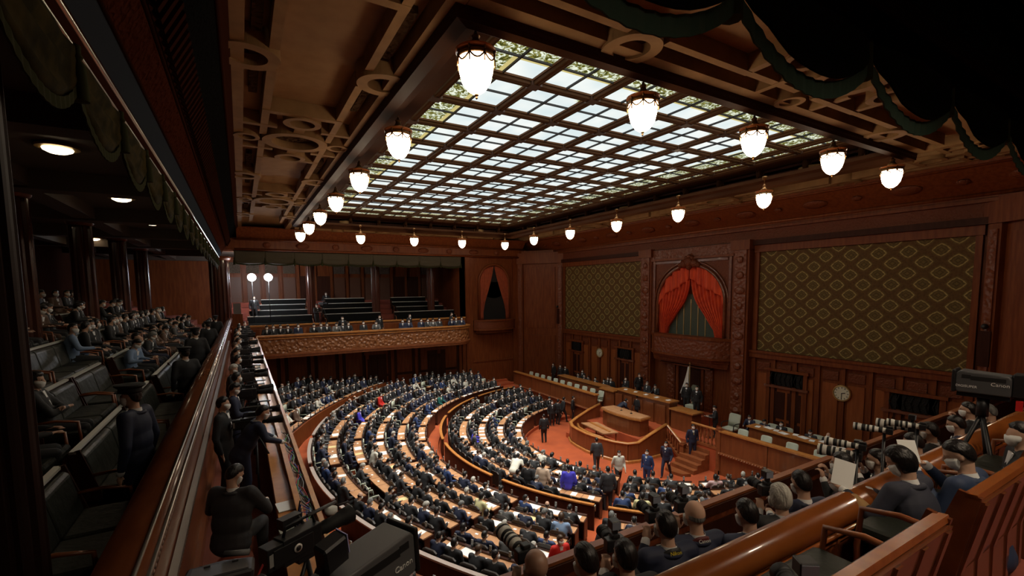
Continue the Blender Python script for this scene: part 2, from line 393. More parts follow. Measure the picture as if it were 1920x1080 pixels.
mb.build('green_backdrop', [GCU, GLD], cur)
# balcony of the throne box
def bow(y0, y1, bulge, x_wall, n=14, flat=.12):
    P = []
    for i in range(n+1):
        t = i/n; y = y0+(y1-y0)*t; e = min(1, min(t, 1-t)/flat); P.append((x_wall-bulge*(sin(pi*t)**.5*.5+.5*e), y))
    return P
b = thing('balcony', 'bowed carved mahogany balcony below the red curtained arch', 'balcony', (0, 0, 0))
mb = MB(); P = bow(15.3, 20.9, .75, WX-.38); mb.prism(P+[(WX-.38, 20.9), (WX-.38, 15.3)], 5.1, 6.05, 0)
mb.build('carved_front', WCV, b)
mb = MB(); mb.prism([(x-.06, y) for x, y in P]+[(WX-.38, 20.95), (WX-.38, 15.25)], 6.05, 6.2, 0)
mb.prism([(x-.05, y) for x, y in P]+[(WX-.38, 20.95), (WX-.38, 15.25)], 4.98, 5.1, 0)
for k, (q, z0, z1) in enumerate(((.75, 4.8, 4.98), (.5, 4.62, 4.8), (.3, 4.5, 4.62))): mb.prism([(WX-.38-(WX-.38-x)*q, yc+(y-yc)*(.9+.08*q)) for x, y in P]+[(WX-.38, 20.5), (WX-.38, 15.7)], z0, z1, 0)
mb.build('moulding', WD, b)
# doors in the front wall
dn = 0
def wall_door(y0, y1, z0, z1, grille=True):
    global dn; dn += 1
    mb = MB(); mb.box(WX-.14, WX, y0-.18, y0, z0, z1+.9, 0); mb.box(WX-.14, WX, y1, y1+.18, z0, z1+.9, 0)
    mb.box(WX-.2, WX, y0-.25, y1+.25, z1, z1+.12, 1); mb.box(WX-.2, WX, y0-.25, y1+.25, z1+.82, z1+.95, 0)
    mb.box(WX-.04, WX, y0, y1, z0, z1, 2)
    for s_ in (0, 1):
        ya, yb = (y0+.1, (y0+y1)/2-.06) if s_ == 0 else ((y0+y1)/2+.06, y1-.1)
        mb.box(WX-.07, WX-.04, ya, yb, z0+.25, z0+1.1, 2); mb.box(WX-.07, WX-.04, ya, yb, z0+1.25, z1-.2, 2)
    d = struct(f'door_{dn}', mb, [WD, WRL, WDD])
    if grille:
        mb = MB(); mb.box(WX-.1, WX-.03, y0+.05, y1-.05, z1+.14, z1+.8, 0)
        for k in range(7):
            yy = y0+.1+(y1-y0-.2)*k/6; mb.tube([(WX-.11, yy, z1+.16), (WX-.13, yy+.1, z1+.45), (WX-.11, yy, z1+.78)], .025, 5, 0)
        mb.build('bronze_grille', BRND, d)
    mb = MB(); mb.ball((WX-.1, (y0+y1)/2+.12, z0+1.0), .04, mi=0); mb.build('door_handle', GLD, d)
wall_door(11.7, 13.3, 1.15, 3.95); wall_door(6.7, 8.3, 1.15, 3.8); wall_door(22.9, 24.3, 1.15, 3.95); wall_door(28.3, 29.6, 1.15, 3.95)
wall_door(17.35, 18.95, 1.8, 4.3, False)
mb = MB(); mb.box(WX-.3, WX, 16.6, 20.2, 4.28, 4.42, 0); mb.tube([(WX-.33, 16.6, 4.35), (WX-.33, 20.2, 4.35)], .06, 6, 0)
for y0, y1 in ((16.6, 17.1), (19.25, 19.85)): mb.box(WX-.12, WX, y0, y1, 1.8, 4.25, 1); mb.box(WX-.15, WX-.12, y0+.08, y1-.08, 2.0, 4.1, 1)
struct('trim_3', mb, [WRL, WCV])
# clocks
def clock(y, z, lb):
    t = thing('wall_clock', lb, 'clock', (WX-.06, y, z))
    Rx = Matrix.Rotation(-pi/2, 3, 'Y')
    mb = MB(); mb.lathe([(.0001, 0), (.36, 0), (.38, .04), (.36, .09), (.32, .1), (.31, .06), (.0001, .06)], n=28, R=Rx); mb.build('rim', GLD, t)
    mb = MB(); mb.lathe([(.0001, .062), (.305, .062), (.305, .07), (.0001, .07)], n=28, R=Rx); mb.build('dial', mat('clock_dial', (.62, .60, .46), .5), t)
    for k in range(12):
        a = k*pi/6; mb = MB(); mb.obox((-.078, sin(a)*.25, cos(a)*.25), .01, .025, .06, Matrix.Rotation(-a, 3, 'X')); mb.build('numeral', BLK, t)
    mb = MB(); a = radians(75); mb.obox((-.085, -sin(a)*.07, cos(a)*.07), .01, .03, .16, Matrix.Rotation(a, 3, 'X'))
    a = radians(180); mb.obox((-.09, -sin(a)*.11, cos(a)*.11), .01, .02, .22, Matrix.Rotation(a, 3, 'X')); mb.build('hands', BLK, t)
def wall_speaker(y, lb):
    t = thing('wall_speaker', lb, 'speaker', (WX-.3, y, 6.1)); mb = MB(); mb.box(-.18, .3, -.16, .16, 0, 1.25); mb.build('cabinet', WDD, t); mb = MB(); mb.ball((-.2, 0, 1.42), .12, .1, .1); mb.tube([(0, 0, 1.25), (-.1, 0, 1.4)], .03, 6); mb.build('camera_dome', BLK, t)
wall_speaker(31.0, 'dark box with small black camera on the corner, left of the further wall hanging'); wall_speaker(5.55, 'dark box with small black camera at the right end of the nearer wall hanging')
clock(10.05, 4.22, 'round cream wall clock with brass rim on the panelling under the right hanging')
clock(26.2, 4.2, 'small round cream wall clock on the panelling under the left, further hanging')
# canted corners
for k, (x0, y0, x1, y1) in enumerate(((20.6, GY1, WX, 30.7), (20.6, GY0, WX, 5.7))):
    d = Vector((x1-x0, y1-y0)); L = d.length; d.normalize(); nn = Vector((-d.y, d.x)) if k else Vector((d.y, -d.x))
    if nn.dot(Vector((-1, 0))) < 0: nn = -nn
    def q(u, o): return (x0+d.x*u+nn.x*o, y0+d.y*u+nn.y*o)
    mb = MB(); mb.prism([q(0, 0), q(L, 0), q(L, -.3), q(0, -.3)], 0, 12.2, 0)
    for u0, u1 in ((.05, .5), (L-.55, L-.1)):
        mb.prism([q(u0, 0), q(u1, 0), q(u1, .2), q(u0, .2)], 0, 11.1, 0); mb.prism([q(u0+.08, .2), q(u1-.08, .2), q(u1-.08, .25), q(u0+.08, .25)], 1, 10.9, 1)
    for z0, z1 in ((1.2, 5.1), (5.7, 10.8)): mb.prism([q(.75, 0), q(L-.8, 0), q(L-.8, .06), q(.75, .06)], z0, z1, 0)
    mb.prism([q(0, 0), q(L, 0), q(L, .3), q(0, .3)], 11.1, 12.0, 0)
    struct('wall_corner_far' if k == 0 else 'wall_corner_near', mb, [WD, WCV, WDD])
# ---------------- light well, beams, skylight
gx = [WL+.55]+[10.5-.875*7+1.75*k for k in range(8)]+[WRr-.55]
gy = [WN+.5]+[7.6+1.75*k for k in range(13)]+[WF-.3]
gy = [v for v in gy if v <= WF]
ZG = 13.8
def glass_mat():
    m = bpy.data.materials.new('stained_daylight_glass'); m.use_nodes = True; nt = m.node_tree; n = nt.nodes; l = nt.links
    for x in list(n): n.remove(x)
    out = n.new('ShaderNodeOutputMaterial'); em = n.new('ShaderNodeEmission'); l.new(em.outputs[0], out.inputs[0])
    tc = n.new('ShaderNodeTexCoord'); sp = n.new('ShaderNodeSeparateXYZ'); l.new(tc.outputs['Object'], sp.inputs[0])
    def mth(op, a, b_=None):
        q = n.new('ShaderNodeMath'); q.operation = op
        for i, v in enumerate((a, b_)):
            if v is None: continue
            if isinstance(v, (int, float)): q.inputs[i].default_value = v
            else: l.new(v, q.inputs[i])
        return q.outputs[0]
    # distance from the rim of the whole skylight -> leafy coloured border panes
    dx = mth('MINIMUM', mth('SUBTRACT', sp.outputs[0], WL), mth('SUBTRACT', WRr, sp.outputs[0]))
    dy = mth('MINIMUM', mth('SUBTRACT', sp.outputs[1], WN), mth('SUBTRACT', WF, sp.outputs[1]))
    d = mth('MINIMUM', dx, dy)
    n1 = n.new('ShaderNodeTexNoise'); n1.inputs['Scale'].default_value = 5.5; n1.inputs['Detail'].default_value = 3; n1.inputs['Distortion'].default_value = 2.2; l.new(tc.outputs['Object'], n1.inputs['Vector'])
    leaf = n.new('ShaderNodeValToRGB'); e = leaf.color_ramp.elements; e[0].position = .40; e[0].color = (.055, .06, .012, 1); e[1].position = .56; e[1].color = (.85, .90, .74, 1)
    x = e.new(.45); x.color = (.30, .26, .05, 1); x = e.new(.50); x.color = (.16, .20, .07, 1); l.new(n1.outputs[0], leaf.inputs[0])
    n2 = n.new('ShaderNodeTexNoise'); n2.inputs['Scale'].default_value = .9; l.new(tc.outputs['Object'], n2.inputs['Vector'])
    sky = n.new('ShaderNodeValToRGB'); e = sky.color_ramp.elements; e[0].position = .3; e[0].color = (.70, .82, .84, 1); e[1].position = .7; e[1].color = (.95, .98, .94, 1); l.new(n2.outputs[0], sky.inputs[0])
    isb = mth('LESS_THAN', d, 2.15)
    mx = n.new('ShaderNodeMixRGB'); l.new(isb, mx.inputs[0]); l.new(sky.outputs[0], mx.inputs[1]); l.new(leaf.outputs[0], mx.inputs[2])
    # plain gold fillet between border and field
    g = mth('MULTIPLY', mth('GREATER_THAN', d, 2.15), mth('LESS_THAN', d, 2.28))
    mg = n.new('ShaderNodeMixRGB'); l.new(g, mg.inputs[0]); l.new(mx.outputs[0], mg.inputs[1]); mg.inputs[2].default_value = (.62, .52, .20, 1)
    # small leafy corner in each pane of the field
    def fr(src, off): return mth('FRACT', mth('DIVIDE', mth('SUBTRACT', src, off), 1.75))
    fx = fr(sp.outputs[0], gx[1]); fy = fr(sp.outputs[1], 7.6)
    cr = mth('LESS_THAN', mth('ADD', mth('SUBTRACT', 1, fx), fy), mth('ADD', .12, mth('MULTIPLY', n1.outputs[0], .42)))
    mc = n.new('ShaderNodeMixRGB'); l.new(cr, mc.inputs[0]); l.new(mg.outputs[0], mc.inputs[1]); l.new(leaf.outputs[0], mc.inputs[2])
    l.new(mc.outputs[0], em.inputs[0]); em.inputs[1].default_value = SKY_STRENGTH
    tr = n.new('ShaderNodeBsdfTransparent'); tr.inputs[0].default_value = (.5, .5, .48, 1); ad = n.new('ShaderNodeAddShader'); l.new(em.outputs[0], ad.inputs[0]); l.new(tr.outputs[0], ad.inputs[1]); l.new(ad.outputs[0], out.inputs[0])
    return m
mb = MB()
for x0, x1, y0, y1 in ((-13, WL-.02, -7, 42), (WRr+.02, 24.5, -7, 42), (WL-.02, WRr+.02, -7, WN-.02), (WL-.02, WRr+.02, WF+.02, 42)): mb.box(x0, x1, y0, y1, ZG+.1, ZG+.3)
for x0, x1, y0, y1 in ((-13, -12.8, -7, 42), (24.3, 24.5, -7, 42), (-13, 24.5, -7, -6.8), (-13, 24.5, 41.8, 42)): mb.box(x0, x1, y0, y1, -.5, ZG+.3)
struct('ceiling_roof_sun_block', mb, WDD)  # unseen roof and outer walls, added to keep sun from leaking past the skylight
mb = MB(); mb.add([(WL+.02, WN+.02, ZG), (WRr-.02, WN+.02, ZG), (WRr-.02, WF-.02, ZG), (WL+.02, WF-.02, ZG)], [(0, 1, 2, 3)]); sky = mb.build('window_1', glass_mat()); sky['kind'] = 'structure'
mb = MB()
for x in gx: 
    mb.box(x-.085, x+.085, WN, WF, ZG-.12, ZG-.005, 0); mb.box(x-.11, x+.11, WN, WF, ZG-.06, ZG-.01, 0)
for i in (-.055, .055):
    for x in gx: mb.tube([(x+i, WN, ZG-.125), (x+i, WF, ZG-.125)], .025, 6, 0)
for y in gy: mb.box(WL, WRr, y-.085, y+.085, ZG-.115, ZG-.006, 0); mb.box(WL, WRr, y-.11, y+.11, ZG-.055, ZG-.011, 0)
for i in (-.055, .055):
    for y in gy: mb.tube([(WL, y+i, ZG-.12), (WRr, y+i, ZG-.12)], .025, 6, 0)
mb.build('beam_grid', mat('skylight_beam_wood', (.085, .038, .015), .6, spec=.1), sky)
mb = MB()
for a, b_ in zip(gx[1:-2], gx[2:-1]): mb.box((a+b_)/2-.018, (a+b_)/2+.018, WN, WF, ZG-.05, ZG-.002)
for a, b_ in zip(gy[:-1], gy[1:]): mb.box(WL, WRr, (a+b_)/2-.018, (a+b_)/2+.018, ZG-.048, ZG-.003)
mb.build('glazing_bar', BLR, sky)
mb = MB()
for a in gx:
    for b_ in gy: mb.box(a-.14, a+.14, b_-.14, b_+.14, ZG-.15, ZG-.06)
mb.build('beam_boss', mat('skylight_boss_wood', (.05, .022, .012), .5), sky)
# well walls, brackets and moulded rim
mb = MB()
mb.box(WRr, WRr+.1, WN-.1, WF+.1, ZC-.1, ZG+.1, 1); mb.box(WL-.1, WL, WN-.1, WF+.1, ZC-.1, ZG+.1, 1)
mb.box(WL, WRr, WF, WF+.1, ZC-.1, ZG+.1, 1); mb.box(WL, WRr, WN-.1, WN, ZC-.1, ZG+.1, 1)
rim = [(-.18, 0), (-.18, -.12), (-.05, -.2), (.15, -.16), (.2, -.05), (.4, -.05), (.42, .12), (-.05, .12), (-.1, 0)]
loop = [(WL, WN, ZC), (WL, WF, ZC), (WRr, WF, ZC), (WRr, WN, ZC)]
prof = [(-.15, .1), (-.12, -.18), (.05, -.22), (.2, -.16), (.24, -.02), (.55, .0), (.55, .12)]
mb.sweep(prof, loop, 0, closed=True, smooth=False)
prof2 = [(.02, ZG-ZC-.3), (.02, ZG-ZC-.02), (.55, ZG-ZC-.02), (.5, ZG-ZC-.2), (.2, ZG-ZC-.3)]
mb.sweep(prof2, loop, 0, closed=True, smooth=False)
for k in range(13):
    y = 7.6+1.75*k
    for x, s_ in ((WRr, -1), (WL, 1)):
        mb.box(min(x, x+s_*.2), max(x, x+s_*.2), y-.1, y+.1, ZC+.12, ZG-.25, 0); mb.ball((x+s_*.2, y, ZC+.4), .1, .1, .2, 8, 6, 0)
for k in range(8):
    x = gx[1]+1.75*k
    mb.box(x-.1, x+.1, WF-.2, WF, ZC+.12, ZG-.25, 0); mb.ball((x, WF-.2, ZC+.4), .1, .1, .2, 8, 6, 0)
struct('trim_4', mb, [mat('well_frame_wood', (.050, .019, .008), .6, spec=.05), WDD])
# ---------------- coffered plaster ceiling: recessed plate with raised ribs
ZR = ZC+.32
mb = MB()
CX0, CX1, CY0, CY1 = -.05, 21.0, -1.2, 35.2
for x0, x1, y0, y1 in ((CX0, WL, CY0, CY1), (WRr, CX1, CY0, CY1), (WL, WRr, CY0, WN), (WL, WRr, WF, CY1)): mb.box(x0, x1, y0, y1, ZR, ZR+.1, 0)
nrib = [0]
def rib(x0, x1, y0, y1, mi=1, d=0.):
    nrib[0] += 1; mb.box(x0, x1, y0, y1, ZC+d+.0012*(nrib[0] % 23), ZR+.01, mi)
def ell(cx_, cy_, rx, ry, n=36, a0=0, a1=360): return [(cx_+rx*cos(radians(a0+(a1-a0)*i/n)), cy_+ry*sin(radians(a0+(a1-a0)*i/n))) for i in range(n)]
def med(cx_, cy_, rx, ry, wd, carve=True, z=0.):
    mb.ring(ell(cx_, cy_, rx, ry), ell(cx_, cy_, rx-wd, ry-wd), ZC-.03+z, ZR, 1)
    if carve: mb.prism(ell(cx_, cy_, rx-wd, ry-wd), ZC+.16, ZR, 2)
def strip(horizontal, base, width, side, centres, meds, lo, hi):
    # local coords: u along the strip, v across (0 = outer edge .. width = rim of the well)
    def T(u0, u1, v0, v1, mi=1, d=0.):
        if horizontal: rib(u0, u1, min(base+side*v0, base+side*v1), max(base+side*v0, base+side*v1), mi, d)
        else: rib(min(base+side*v0, base+side*v1), max(base+side*v0, base+side*v1), u0, u1, mi, d)
    def Mm(u, v, ru, rv, wd, carve=True):
        if horizontal: med(u, base+side*v, ru, rv, wd, carve)
        else: med(base+side*v, u, rv, ru, wd, carve)
    W_ = width; m = W_/2
    T(lo, hi, 0, .26); T(lo, hi, W_-.3, W_-.02); 
    for c_ in centres:
        Mm(c_, m, .80, .80, .22); Mm(c_-1.62, m, .42, .42, .14); Mm(c_+1.62, m, .42, .42, .14)
        Mm(c_, .34, .3, .3, .1); Mm(c_, W_-.4, .3, .3, .1)
        for s_ in (-1, 1):
            T(min(c_+s_*.95, c_+s_*1.1), max(c_+s_*.95, c_+s_*1.1), .26, m-.5); T(min(c_+s_*.95, c_+s_*1.1), max(c_+s_*.95, c_+s_*1.1), m+.5, W_-.3)
            T(min(c_+s_*1.95, c_+s_*2.12), max(c_+s_*1.95, c_+s_*2.12), .62, W_-.65)
            T(min(c_+s_*.7, c_+s_*1.3), max(c_+s_*.7, c_+s_*1.3), m-.12, m+.12)
            T(min(c_+s_*.3, c_+s_*2.1), max(c_+s_*.3, c_+s_*2.1), .62, .78); T(min(c_+s_*.3, c_+s_*2.1), max(c_+s_*.3, c_+s_*2.1), W_-.8, W_-.65)
    for c_ in meds:
        Mm(c_, .30, .5, .52, .2); Mm(c_, W_-.34, .5, .52, .2)
        for s_ in (-1, 1):
            T(min(c_+s_*.4, c_+s_*2.65), max(c_+s_*.4, c_+s_*2.65), .62, .78); T(min(c_+s_*.4, c_+s_*2.65), max(c_+s_*.4, c_+s_*2.65), W_-.8, W_-.65)
            T(min(c_+s_*.5, c_+s_*2.2), max(c_+s_*.5, c_+s_*2.2), .36, .52, 2, .18); T(min(c_+s_*.5, c_+s_*2.2), max(c_+s_*.5, c_+s_*2.2), W_-.54, W_-.4, 2, .18)
strip(False, 0, WL, 1, (14.0, 23.3, 4.75), (9.33, 18.67, 28.0), CY0, CY1)
strip(False, 21.0, 21.0-WRr, -1, (14.0, 23.3, 4.75), (9.33, 18.67, 28.0), CY0, CY1)
strip(True, WN-3.25, 3.2, 1, (10.5,), (5.87, 15.1), WL, WRr)
strip(True, WF+3.6, 3.6, -1, (10.5,), (5.87, 15.1), WL, WRr)
mb.box(CX0, CX1, CY0, WN-3.3, ZC, ZR, 1)
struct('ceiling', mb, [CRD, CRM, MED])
# sloping frieze from ceiling down to the front wall, and over the far opening
mb = MB()
def slab(p0, p1, q0, q1, t=.1, mi=0):   # quad between two parallel edges with thickness
    mb.mi = mi; vs = [p0, p1, q1, q0]; nrm = (Vector(p1)-Vector(p0)).cross(Vector(q0)-Vector(p0)).normalized()*t
    mb.add([Vector(v) for v in vs]+[Vector(v)+nrm for v in vs], [(0, 1, 2, 3), (7, 6, 5, 4), (0, 4, 5, 1), (1, 5, 6, 2), (2, 6, 7, 3), (3, 7, 4, 0)], False)
slab((21.0, CY0, ZC+.05), (21.0, CY1, ZC+.05), (22.6, CY0, 12.1), (22.6, CY1, 12.1), -.1)
mb.box(20.95, 21.1, CY0, CY1, ZC-.08, ZR, 0); mb.box(22.5, WX, CY0, CY1, 11.98, 12.15, 0)
for k in range(20):
    y = 3+k*1.6; c_ = Vector((21.8, y, 12.53)); Rr = Matrix.Rotation(radians(30), 3, 'Y')
    if k % 2: mb.ball(c_, .26, .5, .09, 14, 6, 1, Rr)
    else: mb.ball(c_, .14, .2, .08, 10, 6, 1, Rr)
mb.tube([(21.12, CY0, 12.93), (21.12, CY1, 12.93)], .07, 6, 0); mb.tube([(22.5, CY0, 12.12), (22.5, CY1, 12.12)], .08, 6, 0)
struct('trim_5', mb, [WD, WCF])
# ---------------- far wall and its gallery opening
OX0, OX1 = -.28, 15.3
mb = MB()
mb.box(OX1, 20.8, GY1, GY1+.4, 0, 11.7, 0)                 # wall right of the opening
mb.box(-1.2, OX1, GY1-.1, GY1+.4, 11.55, 12.4, 0)          # lintel
slab((CX0, 34.0, 12.3), (21, 34.0, 12.3), (CX0, 33.4, ZC), (21, 33.4, ZC), -.1, 0)
mb.box(-1.2, 21.2, 33.85, 34.5, 11.6, 12.35, 0)
for k in range(9): mb.ball((1.6+k*2.1, 33.83, 11.98), .42 if k % 2 else .24, .09, .2, 14, 6, 2)
mb.tube([(-.2, 33.8, 12.3), (21, 33.8, 12.3)], .07, 6, 0); mb.tube([(-.2, 33.82, 11.66), (21, 33.82, 11.66)], .08, 6, 0)
mb.box(-.8, OX1, GY1+.1, GY1+.4, 0, 5.9, 1)                # wall under the balcony
for k in range(9):
    x = .3+k*1.85; mb.box(x-.12, x+.12, GY1, GY1+.1, .5, 5.7, 0)
    mb.box(x+.35, x+1.5, GY1+.04, GY1+.1, 1.6, 2.6, 0); mb.box(x+.35, x+1.5, GY1+.04, GY1+.1, 2.8, 5.4, 0)
for x in (15.9, 20.3): mb.box(x-.3, x+.3, GY1-.15, GY1, 0, 11.6, 0)
for z in (3.0, 5.2, ): mb.box(16.2, 20.0, GY1-.06, GY1, z, z+.1, 0)
struct('wall_far', mb, [WD, WDD, WCF])
for k, (x0, x1) in enumerate(((7.6, 9.1), (12.3, 13.8))):
    mb = MB(); mb.box(x0, x1, GY1+.02, GY1+.12, 1.3, 4.3, 0); mb.box(x0-.12, x1+.12, GY1-.02, GY1+.1, 4.3, 4.5, 1); mb.box(x0+.1, x0+.65, GY1-.02, GY1+.05, 1.6, 4.0, 0); mb.box(x1-.65, x1-.1, GY1-.02, GY1+.05, 1.6, 4.0, 0)
    struct(f'door_{6+k}', mb, [WDD, WD])
# niche box on the far wall
t = thing('niche_curtain', 'dull red curtains drawn apart in the small arched box of the far wall', 'curtain')
nx = 18.2; nr = 1.32
mb = MB(); mb.box(nx-nr, nx+nr, GY1-.04, GY1-.01, 6.5, 9.6, 0); mb.prism(ell(nx, 9.6, nr, 1.35, 28, 0, 360), -.04, -.01, 0, f=lambda x, y, z: (x, GY1+z, y)); mb.build('niche_shade_panel', mat('niche_shade_panel', (.006, .005, .005), .9), t)  # flat near-black panel painted as the shade inside the niche
for s_ in (-1, 1):
    mb = MB(); vs = []; nu, nv = 14, 14
    for j in range(nv+1):
        v = j/nv
        for i in range(nu+1):
            u = i/nu; zt = 9.6+1.3*sqrt(max(0, 1-min(.99, (.03+u*.95))**2)); inn = .04+.85*min(1, v*1.5)**1.3
            if v > .66: inn = .89+.18*min(1, (v-.66)*5)
            x = inn+(nr*.99-inn)*u; zz = zt+(6.5-zt)*v
            vs.append((nx+s_*x, GY1-.1-.09*cos(u*6*2*pi)*(.3+v), zz))
    W = nu+1; K = len(vs); fs = [(j*W+i, j*W+i+1, (j+1)*W+i+1, (j+1)*W+i) for j in range(nv) for i in range(nu)]
    mb.add(vs, fs, True); o = mb.build('curtain_panel', CUO, t); md = o.modifiers.new('s', 'SOLIDIFY'); md.thickness = .03
mb = MB(); arp = [(nx-nr*1.06, GY1-.12, 6.4)]+[(nx-nr*1.06*cos(pi*i/20), GY1-.12, 9.6+1.42*sin(pi*i/20)) for i in range(21)]+[(nx+nr*1.06, GY1-.12, 6.4)]
mb.tube(arp, .1, 8, 0); struct('trim_6', mb, WD)
t = thing('balcony', 'small bowed wooden balcony under the arched niche of the far wall', 'balcony')
P = [(nx-1.95+3.9*i/14, GY1-(.15+.75*sin(pi*i/14)**.6)) for i in range(15)]
mb = MB(); mb.prism(P+[(nx+1.95, GY1), (nx-1.95, GY1)], 5.75, 6.4, 0); mb.build('carved_front', WCF, t)
mb = MB(); Q = [(x, y-.06) for x, y in P]; mb.prism(Q+[(nx+1.98, GY1), (nx-1.98, GY1)], 6.4, 6.5, 0); mb.prism(Q+[(nx+1.98, GY1), (nx-1.98, GY1)], 5.65, 5.75, 0)
mb.prism([(nx+(x-nx)*.9, GY1-(GY1-y)*.7) for x, y in P]+[(nx+1.7, GY1), (nx-1.7, GY1)], 5.4, 5.65, 0); mb.build('moulding', WD, t)
# ================================================================ galleries
GF = 6.3      # public gallery floor level; press walk PF below it
PF = 5.55
mb = MB()
mb.box(-12, -.70, -3, 41, GF-.3, GF, 0)                              # left gallery floor
mb.box(-.62, 24, -6, GY0-.05, GF-.3, GF, 0)                            # near gallery floor
mb.box(-.8, 15.4, GY1-.3, 41, GF-.3, GF+.1, 0)                       # far gallery floor
for k in range(6):                                                   # risers under the left benches
    x1 = -1.95-.9*k; mb.box(-12, x1, 2.4, 41, GF-.01, GF+.36*(k+1), 0)
for k in range(5):
    y0 = 35.6+.9*k; mb.box(-.6, 15.3, y0, 41, GF+.05, GF+.1+.36*(k+1), 0)
struct('floor_gallery', mb, CPP)
mb = MB()
mb.box(-.74, .68, -.5, GY1, PF-.25, PF, 0); mb.box(-.74, 20.5, GY0, 3.75, PF-.25, PF, 0); mb.box(-.74, 13.8, 32.06, GY1, PF-.25, PF, 0)
struct('floor_press_walk', mb, mat('brown_carpet', (.20, .052, .028), .95, var=(.16, .04, .022)))
# --- left rail wall with its polished top
mb = MB(); mb.box(-.80, -.66, -.5, 33.2, PF, 7.2, 0)
mb.box(-.66, -.60, -.5, 33.2, PF+.02, PF+.2, 0)
struct('wall_left_parapet', mb, [mat('parapet_face_wood', (.15, .042, .014), .35, var=(.20, .058, .019), stretch=(1, .2, 1), vscale=7, coat=.3), WDD])
mb = MB()
prof = [(.06, -.20), (.10, -.08), (.12, .0), (.06, .045), (-.06, .06), (-.14, .03), (-.2, -.03), (-.22, -.10), (-.16, -.20)]
mb.sweep([(u, v) for u, v in prof], [(-.66, -.5, 7.36), (-.66, 33.2, 7.36)], 0)
mb.build('handrail', WRL)
rl = bpy.data.objects['handrail']; tag(rl, 'long polished mahogany handrail along the left public gallery', 'handrail')
mb = MB(); mb.tube([(-.545, -.5, 7.37), (-.545, 33.2, 7.37)], .014, 6); mb.tube([(-.60, -.5, 7.425), (-.60, 33.2, 7.425)], .012, 6)
for k in range(420): mb.ball((-.57, .3+k*.078, 7.27), .018, .028, .03, 5, 4)
mb.build('beaded_moulding', MTL, rl)
mb = MB(); mb.box(-.645, -.58, 4.2, 26, 6.62, 6.66, 0); 
for k in range(260): mb.ball((-.60, 4.25+k*.083, 6.60), .02, .03, .025, 5, 4)
tag(mb.build('ledge_moulding', MTL), 'thin pale beaded ledge low on the left parapet wall beside the press walk', 'moulding')
# --- near rail wall
mb = MB(); mb.box(-.6, 21, GY0-.02, GY0+.12, PF, 7.1, 0)
for k in range(50): mb.box(-.3+k*.42, -.265+k*.42, GY0-.045, GY0+.0, GF, 7.04, 1)
mb.box(-.6, 21, GY0-.035, GY0, 7.0, 7.09, 1); mb.box(-.6, 21, GY0-.07, GY0, GF, GF+.16, 1)
struct('wall_near_parapet', mb, [mat('rail_panel_wood', (.15, .042, .014), .34, var=(.20, .058, .02), stretch=(1, 1, .15), vscale=8, coat=.3), WST])
mb = MB(); rp = [(-.09, -.13), (-.115, -.09), (-.12, -.04), (-.10, .01), (-.06, .045), (0, .06), (.06, .045), (.10, .01), (.12, -.04), (.115, -.09), (.09, -.13)]
mb.sweep([(u, v) for u, v in rp], [(-.25, GY0+.05, 7.235), (21, GY0+.05, 7.235)], 0); mb.tube([(-.25, GY0-.05, 7.085), (21, GY0-.05, 7.085)], .02, 6, 0)
tag(mb.build('handrail', WR), 'broad glossy orange-brown handrail sweeping across the lower right corner', 'handrail')
# --- cable tray / press desk on the left, and the outer parapet all round
mb = MB(); mb.box(.48, .52, .8, 31.6, PF, 6.24, 0); mb.box(.65, .70, .8, 31.9, 5.0, 6.25, 0); mb.box(.66, .72, .8, 31.9, 6.25, 6.28, 1)
mb.box(.52, .66, .8, 31.6, 6.14, 6.20, 2); mb.box(.46, .53, .8, 31.6, 6.24, 6.28, 1); mb.box(.62, .74, .8, 32, 4.85, 5.0, 0)
mb.box(.26, .48, 3.9, 31.6, 6.12, 6.16, 1); mb.box(.26, .29, 3.9, 31.6, 5.95, 6.12, 0)
struct('wall_left_balcony', mb, [WD, WO, mat('tray_liner', (.36, .24, .19), .8)])
mb = MB(); mb.box(.70, 20.5, 3.62, 3.72, 5.0, 6.1, 2); mb.box(.70, 20.5, 3.61, 3.74, 6.08, 6.2, 3); mb.box(.70, 20.5, 3.64, 3.74, 6.2, 6.235, 1); mb.box(.70, 20.5, 3.60, 3.62, 5.55, 6.0, 3)
struct('wall_near_balcony', mb, [WST, WST, WCV, WDD])
b = thing('balcony', 'long carved wooden balcony front with rounded corner across the far end of the hall', 'balcony')
pth = [(.7, 31.9, 0), (13.9, 31.9, 0)]+[(13.9+1.5*sin(radians(a)), 33.4-1.5*cos(radians(a)), 0) for a in range(10, 91, 10)]+[(15.4, 34.1, 0)]
mb = MB(); mb.sweep([(.0, 5.15), (.0, 6.2), (-.15, 6.2), (-.15, 5.15)], pth, 0, smooth=False); mb.build('carved_front', mat('carved_honey_wood', (.20, .072, .024), .34, bump='carve', bs=6, bd=.10, coat=.25), b)
mb = MB(); mb.sweep([(.10, 6.2), (.12, 6.28), (-.3, 6.30), (-.3, 6.2)], pth, 0, smooth=False); mb.sweep([(.06, 6.05), (.08, 6.12), (-.1, 6.12), (-.1, 6.05)], pth, 0, smooth=False)
mb.build('top_moulding', WO, b)
mb = MB(); mb.sweep([(.10, 5.02), (.12, 5.14), (-.2, 5.14), (-.2, 5.02)], pth, 0, smooth=False); mb.sweep([(.02, 4.85), (.06, 5.02), (-.2, 5.02), (-.2, 4.85)], pth, 0, smooth=False); mb.build('base_moulding', WST, b)
for x, lb in ((2.2, 'left'), (7.6, 'middle'), (12.8, 'right')):
    mb = MB(); mb.lathe([(.0001, -.05), (.12, -.04), (.14, 0)], (x, 32.4, 4.99), 12)
    tag(mb.build('ceiling_light', mat('underlight', (.9, .9, .9), .5, emis=(1, .93, .8), es=6)), f'small round downlight under the far balcony, {lb} of three', 'ceiling light', 'far balcony downlights')
